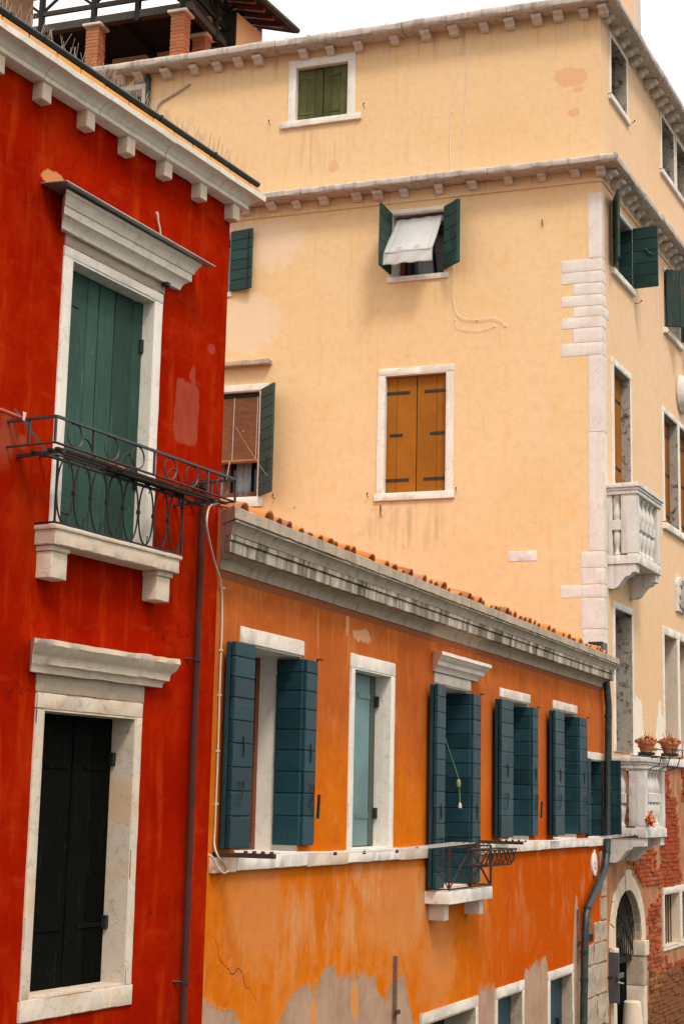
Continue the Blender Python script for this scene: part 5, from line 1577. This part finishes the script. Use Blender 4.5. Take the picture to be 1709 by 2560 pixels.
# flower pots on the lower stone balcony
def flower_pot(u, off, z, r, lab):
    t = thing('flower_pot', lab, 'flower pot', FS, (u, -off, z), 'pots on the lower stone balcony')
    g = on(FS, t)
    h = r * 1.5
    part(g, 'pot', lathe([(r * .62, .03), (r * .7, .08), (r * .93, h * .8), (r * .95, h * .82), (r * 1.05, h * .83), (r * 1.06, h), (r * .95, h), (r * .9, h * .9), (r * .2, h * .88)], 18), POT, (u, -off, z))
    part(g, 'saucer', lathe([(r * .6, 0), (r * .9, .004), (r * .95, .045), (r * .85, .045), (r * .8, .02), (r * .1, .015)], 16), GUT, (u, -off, z))
    part(g, 'wire_hoop', tube([(u + r * .95 * math.cos(2 * math.pi * i / 18), -off + r * .95 * math.sin(2 * math.pi * i / 18), z + h * .5 + .03 * math.sin(2 * math.pi * i / 18)) for i in range(18)], .006, 5, True), IRON)
    bm = bmesh.new()
    for i in range(420):
        a, q = random.uniform(0, 2 * math.pi), r * 1.05 * math.sqrt(random.random())
        c = Vector((q * math.cos(a) * 1.15, q * math.sin(a) * 1.15, h * .95 + random.uniform(-.01, .09) * (1.3 - q / r)))
        n_ = Vector((random.uniform(-1, 1), random.uniform(-1, 1), random.uniform(-1, 1))).normalized()
        s_ = n_.orthogonal().normalized() * random.uniform(.012, .026)
        v_ = n_.cross(s_) * .8
        bm.faces.new([bm.verts.new(c + s_), bm.verts.new(c + v_), bm.verts.new(c - s_ * .8), bm.verts.new(c - v_)])
    for i in range(9):
        a = random.uniform(0, 2 * math.pi)
        c = Vector((r * .7 * math.cos(a) * random.random(), r * .7 * math.sin(a) * random.random(), h * .9))
        d = c + Vector((random.uniform(-.07, .07), random.uniform(-.07, .07), random.uniform(.08, .2)))
        s_ = Vector((.004, .004, 0))
        bm.faces.new([bm.verts.new(c - s_), bm.verts.new(c + s_), bm.verts.new(d + s_), bm.verts.new(d - s_)])
    me = bpy.data.meshes.new('plant')
    bm.to_mesh(me); bm.free()
    o = part(g, 'dry_plant', me, DRYP, (u, -off, z))
    o['kind'] = 'stuff'
flower_pot(.28, .53, 5.36, .135, 'terracotta pot of dried flowers on the balcony corner nearer the orange house')
flower_pot(.95, .71, 5.37, .14, 'brighter rimmed terracotta pot further along the lower balcony rail')
t = thing('pot_rack', 'dark iron rack holding the two flower pots on the balcony rail', 'rack', FS, (.6, -.55, 5.34))
g = on(FS, t)
for o in (.45, .58, .84):
    part(g, 'long_bar', bar((.1, -o, 5.352), (1.2, -o, 5.352), .02, .012), IRON)
    part(g, 'guard_bar', bar((.55, -o, 5.47), (1.2, -o, 5.47), .03, .012), IRON)
for x in (.1, .6, 1.2):
    part(g, 'cross_bar', bar((x, -.84, 5.345), (x, -.36, 5.345), .02, .012), IRON)
    part(g, 'foot_hook', tube([(x, -.80, 5.345), (x, -.76, 5.22), (x, -.62, 5.16)], .008, 5), IRON)
    part(g, 'upright', bar((x, -.84, 5.345), (x, -.84, 5.47), .012), IRON)
t = thing('hanging_flower', 'small bunch of orange dried flowers on the edge of the lower stone balcony', 'flowers', FS, (.1, -.62, 4.4))
g = on(FS, t)
bm = bmesh.new()
fc = Vector((.12, -.62, 4.42))
for i in range(120):
    c = fc + Vector((random.gauss(0, .028), random.gauss(0, .03), random.gauss(0, .05)))
    n_ = Vector((random.uniform(-1, 1), random.uniform(-1, 1), random.uniform(-1, 1))).normalized()
    s_ = n_.orthogonal().normalized() * random.uniform(.014, .028)
    v_ = n_.cross(s_)
    bm.faces.new([bm.verts.new(c + s_), bm.verts.new(c + v_), bm.verts.new(c - s_), bm.verts.new(c - v_)])
me = bpy.data.meshes.new('bloom'); bm.to_mesh(me); bm.free()
o = part(g, 'bloom', me, ORPEG); o['kind'] = 'stuff'
part(g, 'stem', tube([(.12, -.585, 4.56), (.12, -.61, 4.5), (.12, -.62, 4.36)], .006, 5), GREENC)
# steel barrier post and guard stone at the water door
t = thing('barrier_bracket', 'grey steel plate with bolt fixed beside the arched water door', 'bracket', FS, (.08, 0, 1.9))
g = on(FS, t)
part(g, 'plate', box(.06, .09, -.15, .02, 1.86, 2.56, .004), STEELG)
part(g, 'cross_arm', box(.02, .30, -.16, -.12, 2.20, 2.27, .005), STEELG)
part(g, 'bolt', tube([(.05, -.14, 2.15), (.05, -.22, 2.14)], .012, 6), STEEL)
part(g, 'tie_rod', tube([(.06, -.05, 2.22), (-.05, .02, 2.22)], .012, 6), IRON)
gs = thing('guard_stone', 'pale tapered stone post at the right jamb of the arched door', 'post', FS, (1.47, .04, -.4))
g = on(FS, gs)
part(g, 'shaft', lathe([(.24, 0), (.225, .8), (.185, 1.5), (.14, 2.05), (.128, 2.13), (.10, 2.15)], 18), WARM, (1.47, .04, -.4))
part(g, 'foot', lathe([(.29, 0), (.29, .3), (.25, .34)], 18), OLDST, (1.47, .04, -.42))

# ================================================================== on the roofs
def brick_pillar(g, xc, yc, z0, z1, w=.27):
    core = part(g, 'brick_pillar', box(xc - w / 2 + .012, xc + w / 2 - .012, yc - w / 2 + .012, yc + w / 2 - .012, z0, z1, 0), MORTAR)
    nrow = int((z1 - z0) / .068)
    hb = box(-w / 4 + .004, w / 4 - .004, -w / 4 + .004, w / 4 - .004, -.029, .029, .004)
    fb = box(-w / 2, w / 2, -w / 4 + .004, w / 4 - .004, -.029, .029, .004)
    for r in range(nrow):
        z = z0 + .034 + r * .068
        if r % 2:
            for s_ in (-1, 1):
                sub(core, 'brick', fb, BRICKP, (xc, yc + s_ * w / 4, z))
        else:
            for s_ in (-1, 1):
                for q in (-1, 1):
                    sub(core, 'brick', hb, BRICKP, (xc + q * w / 4, yc + s_ * w / 4, z))
    sub(core, 'cap_stone', stone(xc - w / 2 - .05, xc + w / 2 + .05, yc - w / 2 - .05, yc + w / 2 + .05, z1, z1 + .05, .003, .012, .08, xc), WHITE)
rt = thing('roof_terrace', 'dark timber roof terrace with railings on brick pillars above the yellow house', 'roof terrace', FY, (-8.6, 1, 17.4))
g = on(FY, rt)
YB = .65
for xc, yc in ((-9.42, YB), (-7.70, YB), (-7.72, YB + .95), (-11.2, YB)):
    brick_pillar(g, xc, yc, 17.2, 18.50)
part(g, 'front_beam', bar((-12.2, YB - .02, 18.63), (-7.45, YB - .02, 18.63), .14, .15), GREYW)
part(g, 'side_beam', bar((-7.52, YB, 18.62), (-7.52, YB + 3.2, 18.62), .12, .14), GREYW)
part(g, 'rear_beam', bar((-12.2, YB + 3.0, 18.62), (-7.45, YB + 3.0, 18.62), .12, .14), GREYW)
for k in range(22):
    part(g, 'deck_board', box(-12.2, -7.46, YB - .04 + k * .145, YB - .04 + k * .145 + .135, 18.705, 18.735, .004), DARKW)
for x in (-11.6, -10.55, -9.45, -8.55, -7.62):
    part(g, 'railing_post', bar((x, YB - .05, 18.5), (x, YB - .05, 19.85), .09), DARKW)
for y in (YB + 1.05, YB + 2.1, YB + 3.1):
    part(g, 'railing_post', bar((-7.50, y, 18.5), (-7.50, y, 19.85), .09), DARKW)
    part(g, 'railing_post', bar((-9.9 + y * .3, YB + 3.1, 18.5), (-9.9 + y * .3, YB + 3.1, 19.85), .08), DARKW)
for z in (18.93, 19.30, 19.82):
    part(g, 'railing_rail', bar((-12.2, YB - .06, z), (-7.45, YB - .06, z), .05, .085), GREYW if z < 19 else DARKW)
    part(g, 'side_rail', bar((-7.49, YB - .05, z), (-7.49, YB + 3.1, z), .05, .08), DARKW)
    part(g, 'rear_rail', bar((-12.2, YB + 3.1, z), (-7.45, YB + 3.1, z), .05, .08), DARKW)
for a, b in zip((-11.6, -10.55, -9.45, -8.55), (-10.55, -9.45, -8.55, -7.62)):
    part(g, 'brace', bar((a, YB - .06, 18.95), (b, YB - .06, 19.8), .035, .05), DARKW)
    part(g, 'brace', bar((a, YB - .03, 19.8), (b, YB - .03, 18.95), .035, .05), DARKW)
for a in (YB, YB + 1.05):
    part(g, 'brace', bar((-7.47, a, 18.95), (-7.47, a + 1.05, 19.8), .035, .05), DARKW)
    part(g, 'brace', bar((-7.50, a, 19.8), (-7.50, a + 1.05, 18.95), .035, .05), DARKW)
part(g, 'dark_void_sheet', box(-12.2, -7.3, YB + 2.4, YB + 2.46, 17.1, 18.6, 0), DARKW)  # dark sheet added to stand in for the shaded void under the deck
part(g, 'joist', bar((-9.0, YB, 18.62), (-9.0, YB + 3, 18.62), .1, .12), DARKW)
# attic room with deep eaves behind the terrace
at = thing('attic_dormer', 'ochre attic dormer with deep dark eaves and window beside the terrace', 'dormer', FY, (-6, 2, 17.3))
ga = on(FY, at)
eA = CAMP + ray(645, 0) * ((19.35 - HC) / ray(645, 0).z)
eB = CAMP + ray(730, 76) * ((19.35 - HC) / ray(730, 76).z)
Wi = FY.W.inverted()
la, lb = Wi @ eA, Wi @ eB
dv = (lb - la); dv.z = 0; dv.normalize()
nrm = Vector((-dv.y, dv.x, 0))
if nrm.x > 0: nrm = -nrm
e0, e1 = la - dv * 2.2, lb + dv * .15
def quad_prism(P, z0, z1):
    bm = bmesh.new()
    A = [bm.verts.new((p.x, p.y, (p.z if z0 is None else z0))) for p in P]
    B = [bm.verts.new((p.x, p.y, (p.z + z1 if z0 is None else z1))) for p in P]
    bm.faces.new(A); bm.faces.new(B[::-1])
    for k in range(len(P)): bm.faces.new((A[k], B[k], B[(k + 1) % len(P)], A[(k + 1) % len(P)]))
    return fin(bm)
W0 = la + nrm * .55
wf = None
# wall under the eaves: front corner where the photograph shows the corner post
cq = CAMP + ray(590, 60) * 1.0
r_ = ray(590, 60)
# intersect with the eaves-parallel wall plane
o_w = FY.W @ W0
nw = (FY.W.to_3x3() @ nrm)
tq = (o_w - CAMP).dot(nw) / r_.dot(nw)
cor = Wi @ (CAMP + r_ * tq)
cor.z = 0
back = Vector((lb.x, lb.y, 0)) + nrm * .55 - dv * .2
lft = cor + Vector((-2.6, 0, 0))
part(ga, 'wall', quad_prism([cor, back, back + nrm * 2.5, lft + dv * 1.0, lft], 17.1, 19.3), YEL)
part(ga, 'corner_post', box(cor.x - .28, cor.x + .02, cor.y - .07, cor.y - .005, 17.2, 19.28, .006), DARKW)
part(ga, 'window_pane', box(cor.x - .68, cor.x - .28, cor.y - .05, cor.y - .02, 17.3, 18.62, 0), CURT)
part(ga, 'window_head', box(cor.x - 1.1, cor.x - .28, cor.y - .08, cor.y - .01, 18.62, 18.95, .005), DARKW)
part(ga, 'window_post', box(cor.x - .76, cor.x - .68, cor.y - .08, cor.y - .01, 17.3, 18.62, .004), DARKW)
ev0, ev1 = Vector((e0.x, e0.y, 19.35)), Vector((e1.x, e1.y, 19.35))
part(ga, 'eaves', quad_prism([ev0, ev1, ev1 + nrm * 2.2 + Vector((0, 0, .75)), ev0 + nrm * 2.2 + Vector((0, 0, .75))], None, .09), DARKW)
L_ = (e1 - e0).length
for k in range(int(L_ / .35)):
    p = Vector((e0.x, e0.y, 19.32)) + dv * (.1 + k * .35)
    part(ga, 'rafter', bar(p + nrm * .06 + Vector((0, 0, .01)), p + nrm * .9 + Vector((0, 0, .27)), .07, .08), BROWNW)
part(ga, 'eaves_gutter', tube([Vector((e0.x, e0.y, 19.40)) - nrm * .04, Vector((e1.x, e1.y, 19.40)) - nrm * .04], .06, 8), GUT)
# chimneys
xa, za = FS.px(1600, 40, -1.2)
c1 = thing('chimney', 'ochre chimney with brown side rising at the top right roof corner', 'chimney', FS, (xa, 1.2, 17))
g = on(FS, c1)
part(g, 'stack', stone(xa - 1.0, xa, 1.2, 1.75, 16.9, 22, .004, .01, .3, 4), YELS)
part(g, 'brown_face', stone(xa - .52, xa + .006, 1.194, 1.76, 16.9, 22.01, .004, .01, .3, 4), WARM)
xa, za = FR.px(86, 20, -.9)
c2 = thing('chimney', 'rust brown weathered chimney at top left on the red house roof', 'chimney', FR, (xa, .9, 9.5))
g = on(FR, c2)
part(g, 'stack', stone(xa - .85, xa, .9, 1.5, 9.3, 12.2, .012, .02, .08, 9), RUSTCH)
part(g, 'collar', stone(xa - .9, xa + .04, .86, 1.55, 11.6, 11.75, .008, .02, .1, 2), RUSTCH)
